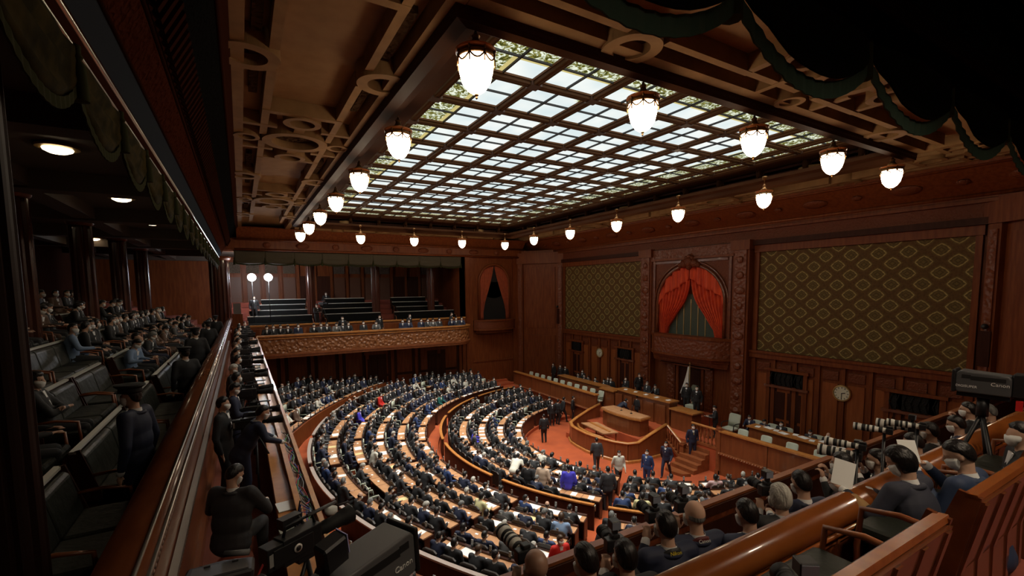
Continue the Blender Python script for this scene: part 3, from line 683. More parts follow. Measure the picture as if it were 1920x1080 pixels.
mb = MB(); mb.box(-.74, 13.8, 32.06, GY1-.05, 4.86, 5.3, 0); mb.box(-.74, .66, -.5, 32, 5.0, 5.3, 0)
struct('ceiling_under_balcony', mb, WDD)
mb = MB(); mb.box(-.95, -.74, -1, GY1+1, -.2, 5.6, 0); 
for k in range(20): mb.box(-.74, -.68, 2+k*1.7, 2.25+k*1.7, 0, 4.9, 0)
struct('wall_left', mb, WD)
# far gallery rail wall behind the press row, lamps, benches and back wall
mb = MB(); mb.box(-.6, OX1, 33.5, 33.62, PF, 6.75, 0); mb.box(-.6, OX1, 33.42, 33.70, 6.75, 6.85, 1)
for k in range(12): mb.box(-.2+k*1.3, .9+k*1.3, 33.46, 33.5, PF+.2, 6.6, 2)
struct('wall_far_parapet', mb, [WST, WO, WD])
mb = MB(); mb.box(-12, 16, 40.6, 40.9, 6, 12.2, 0)
for k in range(14):
    x = -1.0+k*1.25; mb.box(x-.1, x+.1, 40.45, 40.6, 6, 12, 0); 
    if k in (4, 5, 10, 11): mb.box(x+.1, x+1.15, 40.5, 40.6, 8.0, 10.2, 2)
    else: mb.box(x+.2, x+1.05, 40.5, 40.6, 7.6, 10.1, 1); mb.box(x+.2, x+1.05, 40.5, 40.6, 10.4, 11.2, 3)
mb.box(15.3, 15.6, GY1, 41, 5.5, 12.2, 0)
struct('wall_gallery_far', mb, [WD, mat('light_panel_wood', (.10, .034, .016), .5), WDD, mat('cornice_carving_pale', (.085, .055, .034), .7, bump='carve', bs=12, bd=.05)])
mb = MB(); mb.box(-12, 16, -1.0, 41, 11.6, 11.9, 0)
for k in range(9): mb.box(-12, -1.3, 3.4+k*5.1, 3.9+k*5.1, 11.15, 11.6, 0)
for k in range(4): mb.box(-3.9-2.6*k, -3.5-2.6*k, 0, 41, 11.25, 11.6, 0)
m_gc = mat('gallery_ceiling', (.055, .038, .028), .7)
mb2 = MB()
mb2.box(-12, -1.2, -1, 41, 11.6, 11.8, 0); mb2.box(-1.2, 15.6, 34.5, 41, 11.6, 11.8, 0); mb2.box(-1.2, 24, -6, 1.5, 11.6, 11.8, 0)
for k in range(9): mb2.box(-12, -1.3, 3.4+k*5.1, 3.9+k*5.1, 11.2, 11.6, 0)
mb2.box(-4.2, -3.7, 0, 41, 11.25, 11.6, 0); mb2.box(-7.2, -6.8, 0, 41, 11.25, 11.6, 0)
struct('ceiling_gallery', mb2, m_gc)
mb = MB(); mb.box(-12.2, -8.3, -3, 41, 6, 12, 0); mb.box(-8.3, -8.2, -3, 41, 6, 12, 0); struct('wall_gallery_left', mb, WDD)
# fluted columns
def column(x, y, r, z0, z1, lb, n=40, grp='fluted gallery columns', cm=None):
    t = thing('column', lb, 'column', (x, y, z0), 0, grp)
    mb = MB(); vs = []; 
    for z in (0.3, z1-z0-.25): vs += [((r if k % 4 else r*.86)*cos(2*pi*k/n), (r if k % 4 else r*.86)*sin(2*pi*k/n), z) for k in range(n)]
    mb.add(vs, [(k, (k+1) % n, n+(k+1) % n, n+k) for k in range(n)], False); mb.build('shaft', cm or mat('column_wood', (.07, .022, .014), .25, coat=.5), t)
    mb = MB(); mb.lathe([(r*1.25, 0), (r*1.25, .15), (r*1.05, .3), (r*.9, .32)], n=16); mb.lathe([(r*.9, z1-z0-.25), (r*1.1, z1-z0-.2), (r*1.25, z1-z0-.1), (r*1.25, z1-z0)], n=16); mb.build('base_and_capital', WD, t)
for k, y in enumerate((9.6, 14.8, 20.0, 25.2, 30.4)):
    column(-4.35, y, .30, 7.3, 11.4, f'dark fluted wooden column in the left gallery, {ORD[k]} from the camera')
column(-.75, 3.6-1.3, .28, GF, 11.1, 'very dark fluted column at the extreme left edge, nearest the camera') if False else None
for k, x in enumerate((4.35, 8.95, 13.4)):
    column(x, 36.0, .3, 6.5, 11.6, f'fluted wooden column in the far gallery, {ORD[k]} from the left')
column(-1.1, 34.3, .55, GF, 11.2, 'thick fluted corner column between the left and far galleries', 56)
column(-1.45, 4.4, .17, GF, 11.6, 'shaded near-black fluted column at the left edge of the view', cm=mat('shaded_column_wood', (.018, .006, .004), .5, spec=.2))  # this column's wood is darkened in its colour to stand for shade
# cornice over the left gallery front (and the near one, coloured near-black as unlit)
def cornice(nm, T, L0, L1, dark=False):
    # T(u, o, z): u along, o outward offset (negative = into the gallery)
    mb = MB()
    def band(o0, z0, o1, z1, mi, t=.12): 
        mb.mi = mi; vs = [T(L0, o0, z0), T(L1, o0, z0), T(L1, o1, z1), T(L0, o1, z1)]; d = Vector(T(0, o0-o1, 0))-Vector(T(0, 0, 0))
        n_ = Vector((0, 0, t)); mb.add([Vector(v) for v in vs]+[Vector(v)+n_ for v in vs], [(0, 1, 2, 3), (7, 6, 5, 4), (0, 4, 5, 1), (1, 5, 6, 2), (2, 6, 7, 3), (3, 7, 4, 0)], False)
    band(-.10, 12.78, .06, 13.0, 0); band(-.42, 12.25, -.10, 12.78, 3); band(-.66, 11.84, -.50, 12.1, 0)
    band(-.64, 11.85, -.42, 12.25, 0); band(-.90, 11.42, -.68, 11.74, 2); band(-1.05, 11.11, -.88, 11.42, 4); band(-1.12, 10.95, -1.02, 11.12, 0)
    for o_, z_, r_ in ((-.08, 12.80, .035), (-.43, 12.22, .03), (-.67, 11.80, .03), (-.89, 11.42, .028)):
        mb.tube([T(L0, o_, z_), T(L1, o_, z_)], r_, 6, 0)
    for o_, z_, r_ in ((-1.04, 11.12, .03), (-1.09, 11.02, .024), (-1.14, 10.96, .02)): mb.tube([T(L0, o_, z_), T(L1, o_, z_)], r_, 6, 1)
    mb.mi = 0; u = L0+.1
    while u < L1:                                  # dentils
        p = [T(u, -.63, 11.86), T(u+.09, -.63, 11.86), T(u+.09, -.44, 12.2), T(u, -.44, 12.2)]
        q = [T(u, -.56, 11.80), T(u+.09, -.56, 11.80), T(u+.09, -.37, 12.14), T(u, -.37, 12.14)]
        mb.add(p+q, [(0, 1, 2, 3), (7, 6, 5, 4), (0, 4, 5, 1), (1, 5, 6, 2), (2, 6, 7, 3), (3, 7, 4, 0)], False); u += .22
    if dark: return struct(nm, mb, [mat('shaded_black_wood', (.010, .005, .004), .9, spec=0.)]*5)  # near cornice: shade put into the colour as near-black wood
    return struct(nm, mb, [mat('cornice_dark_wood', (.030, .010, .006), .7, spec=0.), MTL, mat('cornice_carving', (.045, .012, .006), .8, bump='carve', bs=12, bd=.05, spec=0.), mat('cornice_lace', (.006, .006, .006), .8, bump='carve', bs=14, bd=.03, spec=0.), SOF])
cornice('trim_7', lambda u, o, z: (o, u, z), -1.0, 34.0)
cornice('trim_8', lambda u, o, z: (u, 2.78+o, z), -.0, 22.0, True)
# valances with scallops, fringe and tassels
def valance(nm, lb, T, u0, n, w_, ztop, drop, m=VAL, sag=.18, fh=.09, fm=FRG):
    t = thing(nm, lb, 'valance')
    mb = MB(); mf = MB(); N = 14
    for k in range(n):
        vs = []; a = u0+k*w_
        rows = 7
        for j in range(rows+1):
            for i in range(N+1):
                s_ = i/N; low = drop-sag+sag*2*sin(pi*s_)**.7; z = ztop-(j/rows)*low
                out = .05*sin(j*2.4)*sin(pi*s_)+.03*cos(s_*pi*6)*(1-sin(pi*s_)) + .05
                vs.append(T(a+s_*w_, out, z))
        W = N+1; fs = [(j*W+i, j*W+i+1, (j+1)*W+i+1, (j+1)*W+i) for j in range(rows) for i in range(N)]; mb.add(vs, fs, True)
        fv = []
        for i in range(N*2+1):
            s_ = i/(2*N); low = drop-sag+sag*2*sin(pi*s_)**.7; o = .06+(.012 if i % 2 else 0)
            fv += [T(a+s_*w_, o, ztop-low), T(a+s_*w_, o, ztop-low-fh)]
        mf.add(fv, [(2*i, 2*i+2, 2*i+3, 2*i+1) for i in range(2*N)], False)
    mb.box(*sum([[min(a, b_), max(a, b_)] for a, b_ in zip(T(u0, -.02, ztop-.05), T(u0+n*w_, .05, ztop+.1))], []))
    o = mb.build('cloth', m, t); md = o.modifiers.new('s', 'SOLIDIFY'); md.thickness = .02
    o = mf.build('fringe', fm, t); md = o.modifiers.new('s', 'SOLIDIFY'); md.thickness = .012
    for k in range(n+1):
        c_ = T(u0+k*w_, .10, ztop-drop+sag+.12)
        ms = MB(); ms.lathe([(.0001, .16), (.035, .14), (.03, .08), (.045, .05), (.03, .02), (.055, -.02), (.065, -.30), (.0001, -.31)], c_, 8); ms.build('tassel', FRG if nm == 'valance' else m, t)
valance('valance', 'row of scalloped olive velvet valances hanging along the left gallery front', lambda u, o, z: (-1.12+o*.6, u, z), .35, 20, 1.62, 11.0, .42)
valance('valance', 'dark scalloped valance with teal fringe hanging across the top right corner', lambda u, o, z: (u, 1.78+o, z), 1.0, 9, 1.68, 11.9, 1.27, mat('shaded_valance_velvet', (.004, .004, .003), .95, spec=.05), fh=.12, fm=mat('bright_teal_fringe', (.05, .085, .065), .8, spec=0.))  # cloth coloured near-black for shade, unlike the olive valances
valance('valance', 'pale olive scalloped valance over the far gallery opening', lambda u, o, z: (u, GY1-.05-o, z), -.25, 9, 1.72, 11.6, .78, mat('dull_olive_valance', (.055, .045, .026), .8), .06)
# gallery benches: upholstered back + seat, wood ends, silver-edged top rail, arms
def make_bench(L, leather=LEA, n=None, fm=None, rm=None):
    t = bpy.data.objects.new('gallery_bench', None); C.objects.link(t)
    n = n or max(1, round(L/1.0)); w_ = L/n
    for k in range(n):
        mb = MB(); y0, y1 = -L/2+k*w_+.01, -L/2+(k+1)*w_-.01; prof = [(-.10, .40), (-.20, .88), (-.15, .90), (-.10, .86), (-.01, .45)]
        vs = [(x, y0, z) for x, z in prof]+[(x, y1, z) for x, z in prof]; N = len(prof)
        mb.add(vs, [tuple(range(N)), tuple(range(2*N-1, N-1, -1))]+[(i, (i+1) % N, N+(i+1) % N, N+i) for i in range(N)], False)
        o = mb.build('back_cushion', leather, t); bv = o.modifiers.new('b', 'BEVEL'); bv.width = .025; bv.segments = 2
        mb = MB(); mb.box(-.04, .44, y0, y1, .33, .46); o = mb.build('seat_cushion', leather, t); bv = o.modifiers.new('b', 'BEVEL'); bv.width = .04; bv.segments = 2
    mb = MB(); vs = [(-.24, -L/2, .9), (-.14, -L/2, .92), (-.04, -L/2, .36), (-.13, -L/2, .3)]
    for y0, y1 in ((-L/2-.03, -L/2), (L/2, L/2+.03)): mb.prism([(-.25, .93), (-.14, .95), (.02, .42), (.02, 0), (-.16, 0), (-.16, .4)], y0, y1, 0, f=lambda x, y, z: (x, z, y))
    mb.prism([(-.26, .90), (-.21, .90), (-.11, .38), (-.12, .05), (-.17, .05), (-.16, .38)], -L/2, L/2, 0, f=lambda x, y, z: (x, z, y))
    if fm:
        for k in range(5): y = -L/2+.05+k*(L-.1)/4; mb.prism([(-.267, .88), (-.255, .88), (-.155, .38), (-.165, .05), (-.178, .05), (-.170, .38)], y-.03, y+.03, 0, f=lambda x, y, z: (x, z, y))
    mb.build('bench_frame', fm or WDD, t)
    mb = MB(); mb.sweep([(.03, 0), (.03, .03), (-.03, .035), (-.04, 0)], [(-.20, -L/2-.03, .91), (-.20, L/2+.03, .91)], 0, smooth=False); mb.build('top_rail', rm or mat('bench_rail_metal', (.85, .85, .82), .38, .5), t)
    for y in (-L/2, L/2):
        mb = MB(); mb.tube([(-.12, y, .62), (.15, y, .64), (.38, y, .60), (.40, y, .30), (.38, y, 0)], .022, 6); mb.build('arm_rest', WST, t)
    for y in (-L/2+.13, L/2-.13): mb = MB(); mb.box(.30, .36, y-.03, y+.03, 0, .34); mb.build('leg', WDD, t)
    return t
bench_rows = {0: [(2.9, 4.6), (4.9, 6.46), (7.06, 9.4), (9.4, 11.77), (12.5, 14.7), (14.7, 17.0), (17.5, 19.8), (20.3, 22.4), (22.9, 25), (25.5, 27.8), (28.3, 30.6)],
              1: [(5.9, 8.0), (8.46, 10.6), (10.6, 12.73), (13.37, 15.6), (15.6, 17.8), (18.3, 20.6), (21, 23.3), (23.7, 26), (26.4, 28.7)],
              2: [(6.8, 8.6), (9.0, 11.0), (11.28, 14.05), (14.5, 16.6), (17.1, 19.4), (19.9, 22.2), (22.6, 25), (25.4, 27.7)],
              3: [(10.0, 12.3), (12.8, 15.0), (15.2, 17.45), (18.05, 20.12), (20.6, 22.9), (23.4, 25.7)], 4: [(13, 15.5), (16, 18.5), (19, 21.5), (22, 24.5)]}
BX = [-1.75, -2.64, -3.55, -4.6, -5.6]; BT = [7.2, 7.55, 7.95, 8.4, 8.75]
protos = {}
seats_left = []
for r, segs in bench_rows.items():
    for k, (y0, y1) in enumerate(segs):
        L = round((y1-y0)*2)/2; key = L
        loc = (BX[r]+.2, (y0+y1)/2, BT[r]-.94)
        lb = f'dark green leather gallery bench, {ORD[k]} along in the {ORD[r]} row of the left gallery'
        if key not in protos: protos[key] = make_bench(L); o = protos[key]; o.location = loc
        else: o = dup(protos[key], loc)
        tag(o, lb, 'bench', 'left gallery benches')
        for j in range(int(L/.6)): seats_left.append((r, k, j, loc[0]+.05, y0+.35+j*.6, loc[2]))
rows_far = [(0, [(.2, 4.4), (5.0, 9.3), (10.2, 15.2)]), (1, [(.6, 4.3), (5.1, 9.1), (10.4, 14.9)]), (2, [(1.0, 4.2), (5.3, 9.0), (10.6, 14.6)]), (3, [(1.4, 4.1), (5.4, 8.8), (10.6, 13.9)])]
fp = {}
for r, segs in rows_far:
    for k, (x0, x1) in enumerate(segs):
        L = round(x1-x0); loc = ((x0+x1)/2, 35.4+.95*r, GF+.1+.36*r)
        if L not in fp: fp[L] = make_bench(L, LEB, 1); o = fp[L]; o.location = loc; o.rotation_euler = (0, 0, -pi/2)
        else: o = dup(fp[L], loc, -pi/2)
        tag(o, f'black upholstered bench with thin pale rail, {ORD[r]} row, {("left", "middle", "right")[k]} bank of the far gallery', 'bench', 'far gallery benches')
# gallery ceiling lamps (dish lights)
dl = None
lamps_pos = [(-2.64, 11.22), (-2.64, 16.27), (-2.66, 21.43), (-2.66, 26.5), (-5.43, 20.6), (-5.77, 28.65), (-5.4, 15.4)]
DISH = mat('dish_glass', (.9, .8, .6), .5, emis=(1, .78, .48), es=7)
for k, (x, y) in enumerate(lamps_pos):
    lb = f'round glowing dish lamp under the dark left gallery ceiling, {"outer" if x > -4 else "inner"} row, {ORD[[0,1,2,3,1,2,0][k]]} from the camera'
    if dl is None:
        dl = thing('ceiling_lamp', lb, 'lamp', (x, y, 11.6), 0, 'left gallery dish lamps')
        m_ = MB(); m_.lathe([(.24, 0), (.30, -.02), (.30, -.06), (.22, -.07)], n=20); m_.build('rim', GLD, dl)
        m_ = MB(); m_.lathe([(.22, -.05), (.20, -.10), (.12, -.14), (.0001, -.155)], n=20); m_.build('glass_dish', DISH, dl)
    else: dup(dl, (x, y, 11.6), 0, lb)
# the same dish lamps over the camera's own gallery, each with its bulb
for k, (x, y) in enumerate(((1.6, -.6), (4.6, -.6), (7.6, -.6))):
    dup(dl, (x, y, 11.6), 0, f'round dish lamp under the near gallery ceiling above the camera, {ORD[k]} from the left')
    ld = bpy.data.lights.new('dish_bulb', 'SPOT'); ld.energy = (110, 260, 130)[k]; ld.color = (1, .80, .58); ld.spot_size = radians(150); ld.spot_blend = .6; ld.shadow_soft_size = .18
    lo = bpy.data.objects.new('dish_bulb', ld); C.objects.link(lo); lo.location = (x, y, 11.4)
# pendant globes round the light well
GLOBE = mat('globe_glass', (.9, .85, .75), .4, emis=(1, .80, .56), es=LAMP_STRENGTH)
def make_pendant(lb, loc):
    t = thing('pendant_lamp', lb, 'lamp', loc, 0, 'pendant globes round the skylight')
    m_ = MB(); m_.lathe([(.0001, -.40), (.06, -.385), (.14, -.33), (.215, -.22), (.25, -.08), (.262, .06), (.262, .12), (.2, .16), (.0001, .17)], n=24); m_.build('globe', GLOBE, t)
    m_ = MB(); m_.lathe([(.272, .10), (.285, .12), (.285, .155), (.27, .17), (.24, .18), (.13, .235), (.11, .26), (.12, .30), (.07, .34), (.05, .40), (.07, .43), (.03, .46), (.02, .50)], n=24)
    m_.lathe([(.0001, -.47), (.02, -.45), (.012, -.42), (.035, -.405), (.03, -.39), (.0001, -.385)], n=10)
    m_.build('bronze_crown', BRN, t)
    m_ = MB()
    for k in range(8):
        a0 = 2*pi*k/8; pts = []
        for i in range(7):
            a = a0+2*pi/8*i/6; pts.append((cos(a)*.282, sin(a)*.282, .10-.085*sin(pi*i/6)))
        m_.tube(pts, .014, 5); m_.tube([(cos(a0)*.285, sin(a0)*.285, .14), (cos(a0)*.285, sin(a0)*.285, -.02)], .012, 5)
        m_.ball((cos(a0)*.285, sin(a0)*.285, .18), .022, .022, .04, 6, 5)
    m_.build('garland', BRN, t)
    m_ = MB(); m_.sm = True; m_.lathe([(.298, .185), (.306, .225), (.300, .225), (.292, .185)], n=24); m_.build('amber_band', mat('amber_glass_band', (.50, .17, .05), .3), t)
    m_ = MB(); m_.tube([(0, 0, .48), (0, 0, .78)], .014, 6); m_.lathe([(.02, .62), (.06, .66), (.09, .72), (.09, .76)], n=12); m_.build('hanger', BRN, t)
    return t
px_, py_ = [3.2+3.45*i for i in range(5)], [6.45+3.92*i for i in range(7)]
ring = [(x, py_[0], 'near', i) for i, x in enumerate(px_)]+[(px_[0], y, 'left', i+1) for i, y in enumerate(py_[1:-1])]+[(px_[-1], y, 'right', i+1) for i, y in enumerate(py_[1:-1])]+[(x, py_[-1], 'far', i) for i, x in enumerate(px_)]
pd = None
for x, y, side, i in ring:
    lb = f'glowing acorn-shaped pendant lamp in a bronze crown, {ORD[i]} along the {side} edge of the skylight'
    if pd is None: pd = make_pendant(lb, (x, y, 12.30))
    else: dup(pd, (x, y, 12.30), 0, lb)
# ================================================================ chamber furniture
INN = [-84, (-61, -58.5), (-37.6, -34.6), (-15.6, -12.9), (10.6, 13.4), (35, 37.8), (58.5, 61), 82]
OUT = [-84, (-63, -61), (-37.6, -34.8), (-24.6, -22.7), (-11.8, -9.8), (1.0, 2.6), (13.4, 15.1), (25.2, 27), (36.5, 39), (56.5, 58.5), 78]
def blocks(L):
    a = [L[0]]+[x[1] for x in L[1:-1]]; b_ = [x[0] for x in L[1:-1]]+[L[-1]]; return list(zip(a, b_))
BR = [('inner', 0, r, blocks(INN)) for r in inner]; 
DESKTOP = [WDK, WDT, mat('desk_groove', (.18, .08, .035), .5)]
def name_face():
    m = bpy.data.materials.new('name_post'); m.use_nodes = True; nt = m.node_tree; n = nt.nodes; l = nt.links; b = n['Principled BSDF']
    b.inputs['Roughness'].default_value = .4
    tc = n.new('ShaderNodeTexCoord'); sp = n.new('ShaderNodeSeparateXYZ'); l.new(tc.outputs['Object'], sp.inputs[0])
    ns = n.new('ShaderNodeTexNoise'); ns.inputs['Scale'].default_value = 60; l.new(tc.outputs['Object'], ns.inputs['Vector'])
    a = n.new('ShaderNodeMath'); a.operation = 'GREATER_THAN'; l.new(ns.outputs[0], a.inputs[0]); a.inputs[1].default_value = .535
    c = n.new('ShaderNodeMath'); c.operation = 'GREATER_THAN'; l.new(sp.outputs[2], c.inputs[0]); c.inputs[1].default_value = .06
    d = n.new('ShaderNodeMath'); d.operation = 'MULTIPLY'; l.new(a.outputs[0], d.inputs[0]); l.new(c.outputs[0], d.inputs[1])
    mx = n.new('ShaderNodeMixRGB'); l.new(d.outputs[0], mx.inputs[0]); mx.inputs[1].default_value = (.012, .012, .013, 1); mx.inputs[2].default_value = (.62, .62, .6, 1)
    l.new(mx.outputs[0], b.inputs['Base Color']); return m
mb = MB(); mb.box(-.035, .035, -.012, .012, .02, .20); mb.lathe([(.04, 0), (.04, .02), (.02, .025)], n=8); o_ = mb.build('name_post', name_face()); POST = o_.data; bpy.data.objects.remove(o_)
def in_view(p, m=60):
    x, y, z = px_of(p); return z > .3 and -m < x < 1920+m and -m < y < 1080+m
def hidden(p):    # behind the left or near balcony floors
    dz = H-p[2]
    return (p[0] > .9 and p[1] > 3.7 and False) or p[0]/dz < .275 or p[1]/dz < 1.22
seats = []; walls_done = []
def desk_row(ring_, row, blk, nb, r, a0, a1, zf, cen=None, mirror=False, label_area=''):
    cx, cy = cen or CEN
    P = lambda rr, a: (cx-rr*cos(radians(a)), cy+rr*sin(radians(a)))
    L = radians(a1-a0)*r; n = max(1, int(L/.59)); 
    mid = P(r, (a0+a1)/2)
    # trim to the hall
    def ok(a):
        x, y = P(r+.3, a); return -.3 < x < 18.9 and 2.2 < y < 33.7
    va = [a0+(a1-a0)*(i+.5)/n for i in range(n)]; va = [a for a in va if ok(a)]
    if not va: return
    da = (a1-a0)/n; a0, a1 = va[0]-da/2, va[-1]+da/2
    vis = any(in_view((*P(r, a), zf+.7), 40) and not hidden((*P(r, a), zf+.7)) for a in va)
    if not vis: return
    t = thing('curved_desk', f'curved wooden members desk, {ORD[row]} row of the {label_area}', 'desk', (0, 0, 0), 0, 'curved rows of desks')
    mb = MB(); arcbox(mb, r-.40, r-.36, a0, a1, zf-.1, zf+.72, 0, (cx, cy)); arcbox(mb, r-.40, r, a0, a1, zf+.60, zf+.66, 0, (cx, cy))
    for a in (a0, a1):
        q0, q1 = P(r-.38, a), P(r-.02, a); d = Vector((q1[0]-q0[0], q1[1]-q0[1], 0)); mb.obox(((q0[0]+q1[0])/2, (q0[1]+q1[1])/2, zf+.33), d.length, .04, .66, Matrix.Rotation(atan2(d.y, d.x), 3, 'Z'), 0)
    mb.build('desk_body', WDK, t)
    mb = MB(); arcbox(mb, r-.34, r+.02, a0, a1, zf+.66, zf+.69, 0, (cx, cy)); arcbox(mb, r-.42, r-.34, a0, a1, zf+.66, zf+.74, 1, (cx, cy))
    for a in va[:-1]:
        arcbox(mb, r-.34, r+.021, a+da/2-.06, a+da/2+.06, zf+.67, zf+.692, 2, (cx, cy))
    mb.build('desk_top', [WDT, WDK, DESKTOP[2]], t)
    for i, a in enumerate(va):
        q = P(r-.385, a); o = link('name_post', POST, t, (q[0], q[1], zf+.74), (0, 0, -radians(a)+pi/2)); 
        s = P(r+.33, a); seats.append(dict(area=label_area, row=row, i=i, n=len(va), p=(s[0], s[1], zf), rz=-radians(a)-pi/2, a=a, desk=P(r-.17, a), dz=zf+.69, c=(cx, cy)))
ib, ob = blocks(INN), blocks(OUT)
for row, r in enumerate(inner):
    for k, (a0, a1) in enumerate(ib): desk_row('inner', row, k, len(ib), r, a0, a1, FZ(r+.35), label_area=f'{ORD[k]} inner wedge')
for row, r in enumerate(outer):
    for k, (a0, a1) in enumerate(ob): desk_row('outer', row, k, len(ob), r, a0, a1, FZ(r+.35), label_area=f'{ORD[k]} outer wedge')
# corner blocks beyond the outer aisle
for nm, cc, sg in (('far corner block', (24.3, 14.2), 1), ('near corner block', (24.3, 22.2), -1)):
    for row in range(4):
        r = 24.85+1.02*row; z = 1.65+.14*row
        cuts = [(17, 27), (28, 39), (40, 52)] 
        for k, (a0, a1) in enumerate(cuts):
            desk_row('corner', row, k, 3, r, *( (a0, a1) if sg > 0 else (-a1, -a0)), z, cc, label_area=f'{ORD[k]} wedge, {nm}')
mb = MB()
for cc, sg in (((24.3, 14.2), 1), ((24.3, 22.2), -1)):
    for row in range(5):
        r = 24.4+1.02*row; z = 1.65+.14*min(row, 3)
        N = 40; mb.mi = 0
        for i in range(N):
            a0, a1 = (10+45*i/N)*sg, (10+45*(i+1)/N)*sg
            q = [(cc[0]-rr*cos(radians(a)), cc[1]+rr*sin(radians(a))) for rr, a in ((r, a0), (r+1.03, a0), (r+1.03, a1), (r, a1))]
            q = [(max(x, -.74), min(max(y, GY0+.05), GY1)) for x, y in q]
            if max(x for x, y in q)-min(x for x, y in q) < .01 or max(y for x, y in q)-min(y for x, y in q) < .01: continue
            mb.prism(q, .0, z, 0)
struct('floor_corner_tiers', mb, CP)
# curved back walls of the seat blocks and fronts of the corner blocks
def back_wall(nm, r, segs, z0, z1, lbs, cen=None, top=WO):
    for k, (a0, a1) in enumerate(segs):
        t = thing('curved_partition', lbs % ORD[k], 'partition', (0, 0, 0), 0, 'curved partitions behind the seats')
        mb = MB(); arcbox(mb, r, r+.07, a0, a1, z0, z1, 0, cen)
        mb.build('panel', WDD, t); mb = MB(); arcbox(mb, r-.03, r+.10, a0, a1, z1, z1+.05, 0, cen); mb.build('top_rail', top, t)
back_wall('i', 11.42, [(-61, -37.4), (-35, -15.8), (-12.7, 10.5), (13.5, 35), (38, 58), (61, 80)], FZ(10.9)-.1, FZ(10.9)+.98, 'dark curved partition with pale rail behind the inner ring, %s from the camera side')
back_wall('o', 17.36, [(-60, -37.4), (-35, -12), (-9.8, 1.), (2.6, 13.4), (15, 25.2), (27, 36.5), (39, 56)], FZ(17)-.1, FZ(17)+.86, 'dark curved partition with rail behind the outer ring, %s from the camera side', top=mat('pale_rail', (.42, .34, .30), .3))
for cc, sg, w_ in (((24.3, 14.2), 1, 'far'), ((24.3, 22.2), -1, 'near')):
    t = thing('curved_partition', f'tall curved mahogany front of the {w_} corner seating tier', 'partition', (0, 0, 0), 0)
    a0, a1 = (17, 52) if sg > 0 else (-52, -17)
    mb = MB(); arcbox(mb, 24.33, 24.42, a0, a1, .9, 2.36, 0, cc); mb.build('panel', WD, t)
# ------------------------------------------------ raised platform along the front wall
PX, PZ = 19.4, 1.15
mb = MB(); mb.box(PX+.05, WX, 2.2, 15.6, 0, PZ, 0); mb.box(PX+.05, WX, 22.4, 33.5, 0, PZ, 0); mb.box(PX+.05, WX, 15.6, 22.4, 0, PZ, 0)
mb.box(21.3, WX, 16.4, 22.9, PZ, 1.8, 0); struct('floor_platform', mb, CP)
def parapet(y0, y1, lb):
    t = thing('parapet', lb, 'parapet'); mb = MB(); mb.box(PX, PX+.12, y0, y1, 0, 2.10, 0)
    n = max(1, round((y1-y0)/2.4))
    for k in range(n+1): y = y0+(y1-y0)*k/n; mb.box(PX-.04, PX, y-.07 if k else y, y+.07 if k < n else y, 0, 2.1, 0)
    mb.build('panel', mat('platform_wood', (.17, .050, .017), .32, var=(.22, .068, .022), vscale=6, stretch=(1, 1, .2), coat=.3), t)
    mb = MB(); mb.box(PX-.08, PX+.25, y0, y1, 2.10, 2.17, 0); mb.build('top_board', WO, t)
    mb = MB(); mb.box(PX-.10, PX, y0, y1, 1.0, 1.12, 0)
    for k in range(int((y1-y0)/.13)): mb.ball((PX-.1, y0+.07+k*.13, 1.06), .05, .06, .05, 6, 4, 0)
    mb.build('rope_moulding', WST, t)
parapet(4.5, 13.6, 'long wooden parapet with honey top board in front of the right-hand platform desks')
parapet(22.5, 32.9, 'long wooden parapet with honey top board in front of the far-left platform chairs')
BAL = [(.03, 0), (.05, .02), (.05, .06), (.025, .09), (.06, .2), (.065, .27), (.03, .4), (.025, .44), (.05, .47), (.05, .52)]
def balustrade(lb, p0, p1, n, z0=0., hh=.85):
    t = thing('balustrade', lb, 'balustrade'); p0, p1 = Vector(p0), Vector(p1); d = p1-p0
    mb = MB(); mb.sweep([(.06, hh-.06), (.07, hh), (.03, hh+.03), (-.03, hh+.03), (-.07, hh), (-.06, hh-.06)], [p0, p1], 0, smooth=False); mb.build('handrail', WO, t)
    mb = MB(); mb.sweep([(.07, 0), (.07, .14), (-.07, .14), (-.07, 0)], [p0, p1], 0, smooth=False); mb.build('plinth', WST, t)
    bl = None
    for k in range(n):
        q = p0+d*((k+.5)/n)
        if bl is None: mb = MB(); mb.lathe([(r, z*(hh-.2)/.52+.14) for r, z in BAL], n=8); bl = mb.build('baluster', WST, t, q)
        else: link('baluster', bl.data, t, q)
balustrade('short balustrade of turned wooden balusters beside the stair to the right platform', (PX+.1, 15.25, 1.15), (PX+.1, 13.75, 1.15), 7, hh=1.0)
def newel(x, y, z0, z1, lb):
    mb = MB(); mb.box(x-.11, x+.11, y-.11, y+.11, z0, z1-.12); mb.box(x-.15, x+.15, y-.15, y+.15, z1-.12, z1-.04); mb.lathe([(.13, z1-.04), (.1, z1+.02), (.0001, z1+.04)], (x, y, 0), 10)
    mb.box(x-.14, x+.14, y-.14, y+.14, z0, z0+.2); tag(mb.build('newel_post', WST), lb, 'post')
# stair from the floor up to the platform (descends towards the seats)
mb = MB()
for k in range(5): mb.box(PX-.28*(5-k)+.3, PX+.3, 14.15, 15.5, 0 if k == 0 else .2*k, .2*(k+1), 0)
mb.prism([(PX-1.35, 14.1), (PX-1.75, 14.3), (PX-1.85, 14.8), (PX-1.75, 15.3), (PX-1.35, 15.55)], 0, .14, 0)
tag(mb.build('staircase', [WST]), 'short dark wooden stair with curved bottom step right of the rostrum', 'stairs')
